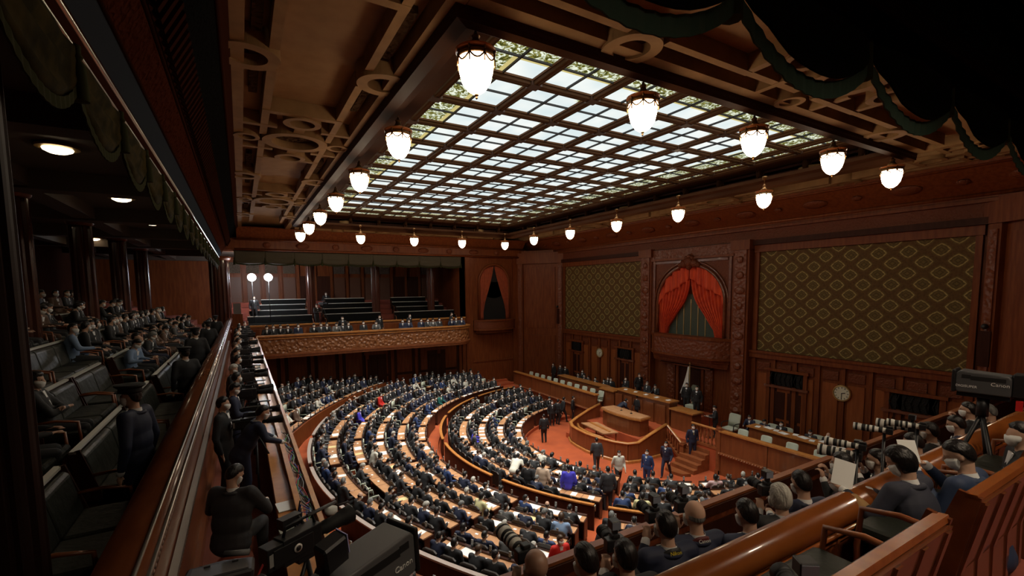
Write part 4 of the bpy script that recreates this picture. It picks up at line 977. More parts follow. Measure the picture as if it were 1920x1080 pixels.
# ------------------------------------------------ rostrum enclosure
E0 = [(16.6, 21.55), (16.25, 20.9), (16.12, 20.2), (16.05, 19.3), (16.15, 18.4), (16.4, 17.5), (16.75, 16.95), (17.3, 16.8)]
rost = thing('rostrum', 'curved mahogany rostrum enclosure with honey handrail in front of the president desk', 'rostrum')
path = [(19.4, 22.2, 1.62), (18.4, 22.1, 1.40), (17.4, 21.95, 1.12)]+[(x, y, 1.02) for x, y in E0]+[(18.2, 16.8, 1.32), (19.4, 16.8, 1.66)]
mb = MB(); 
vs = []; th = .12
for (x, y, z) in path: vs.append((x, y, z))
for i in range(len(path)-1):
    p, q = Vector(path[i]), Vector(path[i+1]); d = (q-p); d.z = 0; d.normalize(); nn = Vector((-d.y, d.x, 0))*.06
    A = [p+nn, q+nn, q-nn, p-nn]; lo = [Vector((v.x, v.y, 0)) for v in A]; mb.add(lo+A, [(0, 3, 2, 1), (4, 5, 6, 7), (0, 1, 5, 4), (1, 2, 6, 5), (2, 3, 7, 6), (3, 0, 4, 7)], False)
mb.build('curved_wall', MT['platform_wood'], rost)
mb = MB(); mb.sweep([(.10, -.03), (.11, .02), (.05, .06), (-.05, .06), (-.11, .02), (-.10, -.03)], path, 0); mb.build('handrail', WO, rost)
mb = MB(); pi_ = [(x+.32, 19.5+(y-19.5)*.86, 1.0) for x, y in E0[:5]]
mb.sweep([(.04, -.12), (.05, 0), (-.05, 0), (-.04, -.12)], pi_, 0); 
for x, y, z in (pi_[0], pi_[-1]): mb.box(x-.04, x+.04, y-.04, y+.04, .3, 1.0)
mb.build('inner_rail', WO, rost)
mb = MB(); mb.sweep([(.14, 0), (.14, .12), (.08, .16), (.06, 0)], [(x, y, 0) for x, y, z in path], 0, smooth=False); mb.build('skirting', WO, rost)
mb = MB(); mb.box(16.6, 19.4, 17.0, 22.0, 0, .3, 0); mb.box(18.2, 21.3, 16.9, 22.1, .3, .8, 0); mb.build('inner_floor', CP, rost)
t = thing('podium', 'bow-fronted wooden speaker podium with light top in the centre of the rostrum', 'podium')
PB = [(18.55, 17.9), (18.35, 18.5), (18.30, 19.4), (18.35, 20.3), (18.55, 20.9), (19.35, 20.8), (19.35, 18.0)]
mb = MB(); mb.prism(PB, .3, 1.70, 0); mb.build('podium_body', MT['platform_wood'], t)
mb = MB(); cxp, cyp = 18.9, 19.4; mb.prism([(cxp+(x-cxp)*1.12, cyp+(y-cyp)*1.08) for x, y in PB], 1.70, 1.80, 0); mb.prism([(cxp+(x-cxp)*1.05, cyp+(y-cyp)*1.04) for x, y in PB], 1.80, 1.84, 1); mb.build('podium_top', [WO, WDT], t)
for k, y in enumerate((18.9, 19.7)):
    t = thing('microphone', f'thin gooseneck microphone on the speaker podium, {("right", "left")[k]} one', 'microphone', (18.9, y, 1.84))
    mb = MB(); mb.lathe([(.07, 0), (.07, .02), (.02, .04)], n=10); mb.build('base', BLK, t); mb = MB(); mb.tube([(0, 0, .03), (.02, 0, .25), (.08, 0, .42)], .008, 5); mb.build('neck', BLK, t); mb = MB(); mb.ball((.09, 0, .44), .02, .02, .035, 6, 5); mb.build('capsule', GRY, t)
t = thing('stenographer_table', 'low light-topped table inside the rostrum enclosure', 'table')
mb = MB(); mb.prism([(16.9, 19.0), (17.75, 18.7), (18.1, 20.9), (17.2, 21.3)], .92, .98, 0); mb.prism([(17.35, 19.05), (17.45, 19.0), (17.75, 20.9), (17.6, 21.0)], .98, 1.02, 1); mb.build('table_top', [WDT, WO], t)
for x, y in ((17.0, 19.1), (17.7, 18.85), (17.95, 20.8), (17.25, 21.15)): mb = MB(); mb.box(x-.03, x+.03, y-.03, y+.03, .3, .92); mb.build('leg', WST, t)
# president's desk
t = thing('president_desk', 'tall wide mahogany president desk on the dais behind the podium', 'desk')
mb = MB(); mb.prism([(20.55, 17.6), (20.45, 19.7), (20.55, 21.8), (21.2, 21.8), (21.2, 17.6)], .8, 2.50, 0)
for k in range(5): mb.box(20.42, 20.5, 17.8+k*.86, 18.4+k*.86, 1.1, 2.3, 0)
mb.build('desk_body', MT['platform_wood'], t); mb = MB(); mb.prism([(20.45, 17.5), (20.33, 19.7), (20.45, 21.9), (21.25, 21.9), (21.25, 17.5)], 2.50, 2.57, 0); mb.build('desk_top', WO, t)
t = thing('side_desk', 'lower wooden side desk right of the president desk', 'desk')
mb = MB(); mb.box(20.45, 21.2, 16.0, 17.4, .8, 2.2, 0); mb.build('desk_body', MT['platform_wood'], t); mb = MB(); mb.box(20.38, 21.25, 15.9, 17.5, 2.2, 2.27, 0); mb.build('desk_top', WO, t)
t = thing('side_desk', 'lower wooden side desk left of the president desk', 'desk')
mb = MB(); mb.box(20.45, 21.2, 22.0, 23.3, .8, 2.3, 0); mb.build('desk_body', MT['platform_wood'], t); mb = MB(); mb.box(20.38, 21.25, 21.95, 23.35, 2.3, 2.37, 0); mb.build('desk_top', WO, t)
# stair balustrade descending from the rostrum corner
balustrade('sloping balustrade of turned balusters descending from the rostrum to the stair foot', (19.4, 16.75, .75), (19.15, 15.55, .1), 6, hh=.92)
newel(19.1, 15.45, 0, 1.1, 'square wooden newel post at the foot of the rostrum stair')
newel(PX+.1, 13.65, .0, 2.25, 'wooden newel post between short balustrade and right parapet')
# second row desks on the platform
for y0, y1, z, lb in ((6.4, 13.2, 2.25, 'long wooden desk covered with papers on the right-hand platform'), (23.7, 28.8, 2.3, 'long wooden desk on the far-left platform behind the empty chairs')):
    t = thing('official_desk', lb, 'desk'); mb = MB(); mb.box(21.0, 21.08, y0, y1, PZ, z-.05, 0); mb.box(21.0, 21.6, y0, y0+.06, PZ, z-.05, 0); mb.box(21.0, 21.6, y1-.06, y1, PZ, z-.05, 0); mb.build('desk_body', MT['platform_wood'], t)
    mb = MB(); mb.box(20.93, 21.65, y0-.05, y1+.05, z-.05, z, 0); mb.build('desk_top', WO, t)
# chairs with pale green cloth: one kind, copied
def make_chair():
    t = bpy.data.objects.new('armchair', None); C.objects.link(t)
    mb = MB(); mb.box(-.25, .25, -.22, .24, .36, .47); o = mb.build('seat', CHG, t); bv = o.modifiers.new('b', 'BEVEL'); bv.width = .04; bv.segments = 2
    mb = MB(); N = 8; vs = []
    for z, y in ((.45, -.22), (.70, -.27), (.98, -.32), (1.03, -.34)):
        for i in range(N+1):
            x = -.25+.5*i/N; vs.append((x*(1 if z < 1 else .85), y-.06*(1-(x/.25)**2)+.03, z))
    W = N+1; K = len(vs); F = [(j*W+i, j*W+i+1, (j+1)*W+i+1, (j+1)*W+i) for j in range(3) for i in range(N)]
    vs2 = [(x, y-.05, z) for x, y, z in vs]; F2 = [tuple(k+K for k in reversed(f)) for f in F]
    E = [(i+1, i, K+i, K+i+1) for i in range(N)]+[(3*W+i, 3*W+i+1, K+3*W+i+1, K+3*W+i) for i in range(N)]+[(j*W, (j+1)*W, K+(j+1)*W, K+j*W) for j in range(3)]+[((j+1)*W+N, j*W+N, K+j*W+N, K+(j+1)*W+N) for j in range(3)]
    mb.add(vs+vs2, F+F2+E, True); mb.build('backrest', CHG, t)
    for s_ in (-1, 1): mb = MB(); mb.tube([(s_*.26, -.24, .66), (s_*.28, .05, .68), (s_*.28, .2, .64), (s_*.28, .2, 0)], .022, 6); mb.build('arm_rest', CHD, t)
    for x, y in ((-.22, -.24), (.22, -.24)): mb = MB(); mb.box(x-.02, x+.02, y-.02, y+.02, 0, .5); mb.build('leg', CHD, t)
    return t
chairp = make_chair()
chair_slots = [(20.1, 6.2+k*1.14, PZ, f'empty pale green armchair on the right platform, {ORD[k]} from the camera end') for k in range(7)]+[(20.05, 23.1+k*.86, PZ, f'empty pale green armchair behind the far-left parapet, {ORD[k]} from the rostrum') for k in range(11)]
first = True
for x, y, z, lb in chair_slots:
    if first: chairp.location = (x, y, z); chairp.rotation_euler = (0, 0, pi/2); tag(chairp, lb, 'chair', 'platform armchairs'); first = False
    else: dup(chairp, (x, y, z), pi/2, lb)
    chairp['category'] = 'chair'
dup(chairp, (21.7, 14.6, PZ), pi/2, 'larger empty pale green swivel armchair beside the standing reader').scale = (1.25, 1.25, 1.15)
# simple member chair: pale head cover on a dark shell
mb = MB(); mb.box(-.23, .23, -.20, .22, .30, .44, 0); seat_me = mb
def member_chair(cover):
    t = bpy.data.objects.new('member_chair', None); C.objects.link(t)
    mb = MB(); mb.box(-.24, .24, -.20, .24, .36, .45); o = mb.build('seat', LEA, t)
    mb = MB(); mb.prism([(-.25, .42), (.25, .42), (.24, .93), (.15, .985), (-.15, .985), (-.24, .93)], -.30, -.25, 0, f=lambda x, y, z: (x, z, y)); mb.build('backrest', CHD, t)
    mb = MB()
    if cover: mb.prism([(-.23, .55), (.23, .55), (.22, .92), (.14, .965), (-.14, .965), (-.22, .92)], -.25, -.215, 0, f=lambda x, y, z: (x, z, y)); mb.build('head_cover', CHG, t)
    for s_ in (-1, 1): mb = MB(); mb.tube([(s_*.26, -.26, .62), (s_*.27, .1, .64), (s_*.26, .14, .40)], .02, 5); mb.build('arm_rest', CHG if cover else CHD, t)
    mb = MB(); mb.box(-.03, .03, -.05, .05, -.05, .36); mb.build('pedestal', CHD, t)
    return t
# ================================================================ people
SKIN = mat('skin', (.56, .34, .24), .55, spec=.3)
HAIRB = mat('black_hair', (.010, .008, .008), .36, bump='noise', bs=28, bd=.01, stretch=(2.5, 1, .5)); HAIRG = mat('grey_hair', (.22, .22, .21), .6, bump='noise', bs=28, bd=.014, stretch=(2.5, 1, .5), var=(.09, .09, .09), vscale=16); HAIRW = mat('white_hair', (.60, .58, .52), .6, bump='noise', bs=26, bd=.02, stretch=(2.5, 1, .5), var=(.30, .28, .25), vscale=14); HAIRBR = mat('brown_hair', (.05, .025, .012), .45)
MASK = mat('white_mask', (.82, .82, .80), .8); SHIRT = mat('white_shirt', (.80, .80, .80), .7); SHOE = mat('black_shoe', (.01, .01, .01), .35)
SU = dict(black=mat('black_suit', (.012, .012, .014), .75), charcoal=mat('charcoal_suit', (.028, .028, .032), .75), navy=mat('navy_suit', (.012, .017, .045), .7), blue=mat('blue_suit', (.02, .045, .14), .7),
          grey=mat('grey_suit', (.12, .12, .12), .8), white=mat('white_jacket', (.62, .60, .52), .8), beige=mat('beige_jacket', (.55, .40, .30), .8), red=mat('red_jacket', (.55, .015, .01), .75),
          teal=mat('teal_jacket', (.01, .12, .11), .75), violet=mat('bright_blue_jacket', (.05, .04, .50), .7), sky=mat('light_blue_shirt', (.20, .29, .45), .8), pink=mat('pale_pink_jacket', (.62, .42, .42), .8), cream=mat('pale_yellow_jacket', (.60, .56, .30), .8),
          brown=mat('brown_jacket', (.10, .055, .035), .8))
TIES = [mat('tie_navy', (.02, .03, .12), .6), mat('tie_red', (.30, .02, .03), .6), mat('tie_blue', (.08, .16, .35), .6), mat('tie_gold', (.35, .25, .08), .6)]
def capsule(mb, p0, r0, p1, r1, n=10, flat=None):
    p0, p1 = Vector(p0), Vector(p1); d = p1-p0; L = d.length
    if L < 1e-5: return
    R = d.to_track_quat('Z', 'Y').to_matrix(); pr = []
    for i in range(5): a = -pi/2+pi/2*i/4; pr.append((max(cos(a)*r0, 1e-4), sin(a)*r0))
    for i in range(1, 5): a = pi/2*i/4; pr.append((max(cos(a)*r1, 1e-4), L+sin(a)*r1))
    pr.insert(5, (r1 if False else (r0+r1)/2, L/2)); mb.lathe(pr, p0, n, None, R)
class Body:
    def __init__(s): s.pr = []
    def cap(s, p0, r0, p1, r1, t): s.pr.append(('c', Vector(p0), r0, Vector(p1), r1, t))
    def ell(s, c, r, t, R=None): s.pr.append(('e', Vector(c), Vector(r), R or Matrix.Identity(3), 0, t))
    def mesh(s, name, voxel, ratio=1., smooth=None):
        smooth = smooth if smooth is not None else (9 if voxel < .02 else 2)
        mb = MB()
        for q in s.pr:
            if q[0] == 'c': capsule(mb, q[1], q[2], q[3], q[4])
            else: mb.ball(q[1], q[2].x, q[2].y, q[2].z, 14, 10, None, q[3])
        o = mb.build('tmp', [SKIN]); m = o.modifiers.new('r', 'REMESH'); m.mode = 'VOXEL'; m.voxel_size = voxel
        if smooth: q = o.modifiers.new('s', 'SMOOTH'); q.iterations = smooth; q.factor = .5
        if ratio < 1: q = o.modifiers.new('d', 'DECIMATE'); q.ratio = ratio
        dg = bpy.context.evaluated_depsgraph_get(); me = bpy.data.meshes.new_from_object(o.evaluated_get(dg)); bpy.data.objects.remove(o)
        me.name = name; me.materials.clear()
        for k in (SKIN, SU['black'], SU['black'], SHOE): me.materials.append(k)
        prs = s.pr
        for f in me.polygons:
            c = f.center; best = 1e9; bt = 1
            for q in prs:
                if q[0] == 'c':
                    a, b_ = q[1], q[3]; ab = b_-a; t = max(0, min(1, (c-a).dot(ab)/max(ab.length_squared, 1e-9))); d = (c-(a+ab*t)).length-(q[2]+(q[4]-q[2])*t)
                else:
                    l_ = q[3].transposed()@(c-q[1]); k = sqrt((l_.x/q[2].x)**2+(l_.y/q[2].y)**2+(l_.z/q[2].z)**2); d = (k-1)*min(q[2])
                if d < best: best = d; bt = q[5]
            f.material_index = bt; f.use_smooth = True
        return me
def Rz(a): return Matrix.Rotation(a, 3, 'Z')
def head_R(yaw_=0, pit=0, tilt=0): return Matrix.Rotation(radians(yaw_), 3, 'Z')@Matrix.Rotation(radians(pit), 3, 'X')@Matrix.Rotation(radians(tilt), 3, 'Y')
def hand(b, W, D, up_, s_, fine, curl=.5):
    # W wrist, D direction of the fingers, up_ back-of-hand normal
    W = Vector(W); D = Vector(D).normalized(); U = Vector(up_); U = (U-D*U.dot(D)).normalized(); S = D.cross(U)*s_
    R = Matrix((S, D, U)).transposed()
    b.ell(W+D*.045, (.042, .052, .018), 0, R)
    if not fine: b.cap(W+D*.07, .03, W+D*.13-U*.03, .016, 0); b.cap(W+D*.03-S*.03, .014, W+D*.08-S*.05-U*.02, .010, 0); return
    for k, (o_, L) in enumerate(((-.030, .072), (-.010, .082), (.011, .076), (.031, .058))):
        p = W+D*.082+S*o_; q = p+(D*cos(curl)-U*sin(curl))*L*.5; r_ = q+(D*cos(curl*2.2)-U*sin(curl*2.2))*L*.5
        b.cap(p, .0098, q, .009, 0); b.cap(q, .009, r_, .0075, 0)
    p = W+D*.02-S*.034; q = p+(D*.6-S*.65-U*.3).normalized()*.04; r_ = q+(D*.85-S*.1-U*.45).normalized()*.032; b.cap(p, .013, q, .0105, 0); b.cap(q, .0105, r_, .009, 0)
def head(b, Hc, RH, N, fine):
    Hc = Vector(Hc); L = lambda x, y, z: Hc+RH@Vector((x, y, z))
    b.ell(L(0, -.008, .022), (.076, .096, .096), 0, RH); b.ell(L(0, .022, -.045), (.058, .066, .072), 0, RH)
    b.ell(L(0, .060, -.082), (.026, .024, .022), 0, RH)
    b.cap(L(0, .088, .008), .010, L(0, .106, -.022), .014, 0)
    for s_ in (-1, 1): b.ell(L(s_*.077, -.005, -.012), (.010, .018, .031), 0, RH)
    if fine: 
        for s_ in (-1, 1): b.cap(L(s_*.018, .087, .024), .008, L(s_*.05, .075, .022), .007, 0)
    b.cap(Vector(N)-Vector((0, 0, .02)), .055, L(0, -.025, -.06), .052, 0)
def figure(pose, fine=False, voxel=.03, ratio=.35, name='person'):
    P = pose; b = Body(); g = lambda k: Vector(P[k])
    pel, ch, N = g('pel'), g('ch'), g('N'); RH = head_R(*P.get('hr', (0, 0, 0)))
    up_ = (N-pel).normalized(); fat = P.get('fat', 1.)
    tq = (N-pel).to_track_quat('Z', 'Y').to_matrix(); side = (g('SR')-g('SL')).normalized(); fwd = up_.cross(side)*-1
    T = Matrix((side, -fwd if fwd.y > 99 else side.cross(up_)*-1, up_)).transposed()
    b.ell(pel, (.195*fat, .142*fat, .14), 1, T); b.ell(pel.lerp(ch, .5), (.196*fat, .145*fat, .20), 1, T); b.ell(ch, (.205*fat, .135*fat, .20), 1, T)
    b.ell(N-up_*.07, (.175, .098, .085), 1, T)
    b.cap(g('SL'), .078, N-up_*.055, .070, 1); b.cap(g('SR'), .078, N-up_*.055, .070, 1)
    if P.get('jacket', 1): b.ell(pel-up_*.07, (.200*fat, .150*fat, .15), 1, T)
    for s_ in 'LR':
        S, E, W = g('S'+s_), g('E'+s_), g('W'+s_); sg = -1 if s_ == 'L' else 1
        b.cap(S, .078*fat, S.lerp(E, .5), .068*fat, 1); b.cap(S.lerp(E, .5), .068*fat, E, .058, 1); b.cap(E, .058, E.lerp(W, .86), .044, 1); b.cap(E.lerp(W, .88), .026, W, .025, 0)
        D = Vector(P.get('D'+s_, W-E)); hand(b, W, D, P.get('U'+s_, (0, 0, 1)), sg, fine, P.get('curl', .5))
        Hh, K, A = g('H'+s_), g('K'+s_), g('A'+s_); t = Vector(P.get('F'+s_, (0, 1, 0)))
        b.cap(Hh, .105, K, .076, 2); b.cap(K, .074, K.lerp(A, .35), .070, 2); b.cap(K.lerp(A, .35), .070, A, .058, 2)
        b.cap(A-Vector((0, 0, .035))-t*.04, .036, A-Vector((0, 0, .05))+t*.13, .03, 3)
    head(b, P['Hc'], RH, P['N'], fine)
    me = b.mesh(name, voxel, ratio); me['_'] = 0
    return dict(EL=g('EL'), ER=g('ER'), WL=g('WL'), WR=g('WR'), me=me, Hc=Vector(P['Hc']), RH=RH, N=N, up=up_, T=T, ch=ch, pel=pel)
def sphere_patch(Hc, RH, cond, n=24, m=16, rin=.9):
    """closed head-shaped shell; cond(d) gives the radius factor (below rin it stays hidden inside the head)"""
    mb = MB(); vs = []
    for j in range(m+1):
        for i in range(n):
            th = pi*j/m; ph = 2*pi*i/n; d = Vector((sin(th)*cos(ph), sin(th)*sin(ph), cos(th)))
            # radius of the two-ellipsoid head along d
            k = 1/sqrt((d.x/.076)**2+(d.y/.096)**2+((d.z)/.11)**2); r = k*cond(d)
            vs.append(Hc+RH@(d*r+Vector((0, -.004, .006))))
    fs = [(j*n+i, (j+1)*n+i, (j+1)*n+(i+1) % n, j*n+(i+1) % n) for j in range(m) for i in range(n)]
    mb.add(vs, fs, True); return mb
def sst(a, b_, x): t = max(0, min(1, (x-a)/(b_-a))); return t*t*(3-2*t)
def hair_fn(style):
    def short(d):
        lim = .30+.42*max(0, d.y) if d.y > 0 else .30-1.05*min(1, -d.y*1.6)
        return .86+.255*sst(lim-.14, lim+.14, d.z)*(1+.03*sin(9*d.x+7*d.z))
    def bob(d):
        lim = .62 if d.y > .45 else (-1.05 if d.y < .12 else -1.05+(d.y-.12)/.33*1.6)
        return .86+.33*sst(lim-.14, lim+.14, d.z)*(1+.03*sin(8*d.x+6*d.z))
    def bald(d):
        a = sst(-.55, -.35, d.z)*(1-sst(.12, .32, d.z))*(1-sst(-.05, .25, d.y)); return .86+.165*a
    return dict(short=short, bob=bob, bald=bald)[style]
def mask_fn(d):
    a = sst(.20, .38, d.y)*(1-sst(-.24, -.12, d.z))*sst(-.99, -.86, d.z); b_ = .5*(1-sst(.0, .2, abs(d.x)))*sst(.5, .8, d.y)
    return .80+a*(.34+.16*sst(.25, .75, -d.z)+.07*b_)
def shirt_mb(F, tie=True):
    mb = MB(); N, up_, T = F['N'], F['up'], F['T']; f = T@Vector((0, 1, 0)); sd = T@Vector((1, 0, 0))
    if f.y < 0 and False: f = -f
    c = N-up_*.005; n = 14; mb.mi = 0
    vs = []
    for k in range(n):
        a = 2*pi*k/n; q = sd*cos(a)*.066+f*sin(a)*.068
        vs += [c+q*1.06-up_*.02-f*.0, c+q*.96+up_*.032-up_*.03*max(0, sin(a))]
    mb.add(vs, [(2*k, 2*((k+1) % n), 2*((k+1) % n)+1, 2*k+1) for k in range(n)], True)
    p0 = N+f*.078-up_*.01; p1 = F['ch']+f*.128-up_*.02
    A = [p0-sd*.052, p0+sd*.052, p1+sd*.004, p1-sd*.004]; A2 = [v+f*.012 for v in A]; mid = (p0+p1)/2+f*.022
    mb.add(A+A2, [(0, 1, 2, 3), (7, 6, 5, 4), (0, 4, 5, 1), (1, 5, 6, 2), (2, 6, 7, 3), (3, 7, 4, 0)], False)
    mt = MB(); mt.add([p0+sd*.012+f*.02, p0-sd*.012+f*.02, p1-sd*.016+f*.020, p1+sd*.016+f*.020, p0+f*.012, p1+f*.01], [(0, 1, 2, 3), (0, 4, 1), (2, 5, 3), (0, 3, 5, 4), (1, 4, 5, 2)], False)
    return mb, mt
def kit(F, hi=False):
    """child meshes shared by every copy of this pose"""
    n, m = (36, 26) if hi else (16, 12); k = {}
    def me(mb, nm):
        o = mb.build(nm, [SHIRT]); d = o.data; bpy.data.objects.remove(o); return d
    for s_ in ('short', 'bob', 'bald'): fn_ = hair_fn(s_); q_ = .965 if hi else 1.; k[s_] = me(sphere_patch(F['Hc'], F['RH'], lambda d: fn_(d)*q_, n, m), 'hair')
    k['mask'] = me(sphere_patch(F['Hc'], F['RH'], mask_fn, n, m), 'face_mask')
    a, b_ = shirt_mb(F); k['shirt'] = me(a, 'shirt_collar'); k['tie'] = me(b_, 'necktie')
    eb = MB()
    for s_ in (-1, 1): eb.ball(F['Hc']+F['RH']@Vector((s_*.032, .078, .008)), .014, .008, .007, 8, 5)
    k['eyes'] = me(eb, 'eyes')
    if hi:
        mb = MB(); N_, U_, T_ = F['N'], F['up'], F['T']; f_ = T_@Vector((0, 1, 0)); sd_ = T_@Vector((1, 0, 0)); pts = []
        for i in range(17):
            a = -pi*.42+pi*1.84*i/16-pi*.0; a = pi/2+.28+(2*pi-.56)*i/16
            pts.append(N_+sd_*cos(a)*.092+f_*sin(a)*.088-U_*(.030+.030*max(0, sin(a))))
        pts = [F['ch']+f_*.135+sd_*-.02]+pts+[F['ch']+f_*.135+sd_*.02]
        mb.tube(pts, .02, 8, rs=[.006]+[.021]*17+[.006]); k['collar'] = me(mb, 'jacket_collar')
        mb = MB()
        for s_ in 'LR':
            E_, W_ = F['E'+s_], F['W'+s_]; d_ = (W_-E_).normalized(); capsule(mb, W_-d_*.022, .037, W_-d_*.002, .036, 14)
        k['cuff'] = me(mb, 'shirt_cuff')
    F['kit'] = k; return F
EYE = mat('dark_eyes', (.02, .015, .012), .25)
def setm(o, i, m): o.material_slots[i].link = 'OBJECT'; o.material_slots[i].material = m
def person(F, loc, rz, label, suit='black', hair='short', hm=None, mask=True, shirt=True, tie=None, group=None, sc_=1., trousers=None, eyes=True, skin=None):
    o = link('person', F['me'], None, loc, (0, 0, rz)); o.scale = (sc_,)*3
    setm(o, 1, SU[suit] if isinstance(suit, str) else suit); setm(o, 2, SU[trousers] if trousers else (SU['black'] if suit in ('white', 'beige', 'red', 'pink', 'cream', 'teal', 'violet', 'sky') else (SU[suit] if isinstance(suit, str) else suit)))
    if skin: setm(o, 0, skin)
    tag(o, label, 'person', group)
    K = F['kit']
    def ch(nm, m):
        c = link({'short': 'hair', 'bob': 'hair', 'bald': 'hair', 'mask': 'face_mask', 'shirt': 'shirt_collar', 'tie': 'necktie', 'eyes': 'eyes'}[nm], K[nm], o); setm(c, 0, m); return c
    if hair: ch(hair, hm or HAIRB)
    if mask: ch('mask', MASK)
    if shirt: ch('shirt', SHIRT)
    if tie is not None: ch('tie', TIES[tie % 4])
    if eyes: ch('eyes', EYE)
    if 'cuff' in K: c = link('shirt_cuff', K['cuff'], o); setm(c, 0, SHIRT); c = link('jacket_collar', K['collar'], o); setm(c, 0, SU[suit] if isinstance(suit, str) else suit)
    return o
# --- poses (facing +Y, seat or floor at z = 0)
def sit(lean=0., hr=(0, 0, 0), WL=(-.16, .36, .74), WR=(.16, .36, .74), EL=None, ER=None, DL=None, DR=None, Hshift=(0, 0, 0), fat=1., **kw):
    s = sin(radians(lean)); c = cos(radians(lean)); pel = Vector((0, -.08, .52)); U = Vector((0, s, c))
    N = pel+U*.52; ch = pel+U*.32; SL, SR = N+Vector((-.19, 0, -.04)), N+Vector((.19, 0, -.04)); Hc = N+U*.09+Vector((0, .035, .07))+Vector(Hshift)
    d = dict(pel=pel, ch=ch, N=N, Hc=Hc, SL=SL, SR=SR, hr=hr, WL=WL, WR=WR, fat=fat)
    for k, sg in (('L', -1), ('R', 1)):
        S, W = d['S'+k], Vector(d['W'+k]); mid = (S+W)/2; e = (EL if k == 'L' else ER); d['E'+k] = Vector(e) if e else mid+Vector((sg*.10, -.10, -.12))
        d['H'+k] = Vector((sg*.09, -.06, .50)); d['K'+k] = Vector((sg*.12, .36, .48)); d['A'+k] = Vector((sg*.12, .34, .10))
    d.update(kw)
    if DL: d["DL"] = DL
    if DR: d['DR'] = DR
    return d
def std(lean=0, hr=(0, 0, 0), WL=(-.27, .04, .78), WR=(.27, .04, .78), EL=(-.28, -.04, 1.08), ER=(.28, -.04, 1.08), step=0., N_=None, **kw):
    s = sin(radians(lean)); c = cos(radians(lean)); pel = Vector((0, 0, .93)); U = Vector((0, s, c)); N = pel+U*.50; ch = pel+U*.31
    d = dict(pel=pel, ch=ch, N=N, Hc=N+U*.10+Vector((0, .03, .06)), SL=N+Vector((-.19, 0, -.05)), SR=N+Vector((.19, 0, -.05)), hr=hr, WL=WL, WR=WR, EL=EL, ER=ER)
    for k, sg in (('L', -1), ('R', 1)):
        st = step*sg; d['H'+k] = Vector((sg*.09, 0, .90)); d['K'+k] = Vector((sg*.10, .04+st*.6, .49)); d['A'+k] = Vector((sg*.10, -.02+st*1.1, .09+(.04 if st < 0 else 0)))
    d.update(kw); return d
LOW = dict(voxel=.03, ratio=.30)
PS = [kit(figure(p, **LOW)) for p in (
    sit(14, (0, -22, 0)), sit(2, (8, 0, 0), WL=(-.12, .22, .56), WR=(.12, .22, .56)), sit(-6, (-14, -4, 3), WL=(.10, .16, .80), WR=(-.10, .18, .76), EL=(-.27, .06, .74), ER=(.27, .06, .74)),
    sit(8, (32, -6, 0), WL=(-.14, .34, .73), WR=(.10, .30, .62)), sit(20, (-10, -34, 4), WL=(-.10, .38, .75), WR=(.22, .36, .76)), sit(4, (-34, 2, -3), WL=(-.10, .24, .58), WR=(.2, .33, .74)))]
PST = [kit(figure(p, voxel=.03, ratio=.35)) for p in (std(0, (10, 0, 0)), std(3, (0, -4, 0), step=.22, WL=(-.26, .2, .82), WR=(.26, -.14, .80)), std(55, (0, 10, 0), WL=(-.2, .62, .8), WR=(.2, .60, .8), EL=(-.26, .36, 1.02), ER=(.26, .36, 1.02)),
    std(2, (0, -24, 0), WL=(-.10, .34, 1.12), WR=(.12, .34, 1.12), EL=(-.27, .06, 1.1), ER=(.27, .06, 1.1)))]
# ------------------------------------------------ who sits where
rnd = random.Random(5)
overrides = [((708, 738), 'red', 'bob', None), ((668, 762), 'violet', 'bob', None), ((834, 762), 'teal', 'bob', None), ((897, 800), 'violet', 'bob', None), ((548, 778), 'white', 'bob', None), ((850, 712), 'white', 'short', 'g'),
    ((1056, 980), 'sky', 'bob', 'br'), ((1207, 935), 'cream', 'bob', None), ((895, 915), 'cream', 'bob', None),
    ((1350, 885), 'pink', 'bob', None), ((962, 1020), 'grey', 'bob', None), ((940, 945), 'grey', 'short', None), ((780, 945), 'navy', 'short', 'w'), ((690, 945), 'navy', 'short', 'g'), ((667, 885), 'charcoal', 'short', 'w'), ((1232, 915), 'blue', 'short', None), ((1170, 910), 'blue', 'short', None)]
cands = []
for s in seats:
    p = s['p']; hp = (p[0], p[1], p[2]+1.2)
    if not in_view(hp, 30) or hidden(hp): continue
    s['px'] = px_of(hp); s['occ'] = rnd.random() < .90; s['suit'] = rnd.choices(['black', 'charcoal', 'navy', 'blue', 'grey', 'white', 'brown'], [46, 20, 22, 5, 3.5, 1.2, 1])[0]
    s['hair'] = rnd.choices(['short', 'bald', 'bob'], [80, 9, 11])[0]; s['hm'] = rnd.choices([0, 1, 2, 3], [74, 14, 6, 6])[0]; s['pose'] = rnd.choice([0, 0, 1, 2, 3, 4, 5, 0]); s['turn'] = rnd.uniform(-.22, .22); s['sc'] = rnd.uniform(.95, 1.05); s['tie'] = rnd.choice([0, 1, 2, 3, None])
    cands.append(s)
used = set()
for (x, y), su, hr_, hm_ in overrides:
    b_ = min((s for s in cands if id(s) not in used), key=lambda s: hypot(s['px'][0]-x, s['px'][1]-y)); used.add(id(b_)); b_['occ'] = True; b_['suit'] = su; b_['hair'] = hr_; b_['hm'] = {None: 0, 'g': 1, 'w': 2, 'br': 3}[hm_]; b_['tie'] = None
HM = [HAIRB, HAIRG, HAIRW, HAIRBR]; HN = ['black-haired', 'grey-haired', 'white-haired', 'brown-haired']
SN = dict(black='black suit', charcoal='charcoal suit', navy='navy suit', blue='blue suit', grey='grey suit', white='white jacket', brown='brown jacket', red='red jacket', violet='bright blue jacket', teal='teal jacket', beige='beige jacket', sky='light blue shirt', cream='pale yellow jacket', pink='pale pink jacket')
cands.sort(key=lambda s: s['px'][2])
occ = [s for s in cands if s['occ']]
NIND = 165; crowd_seats = occ[NIND:]
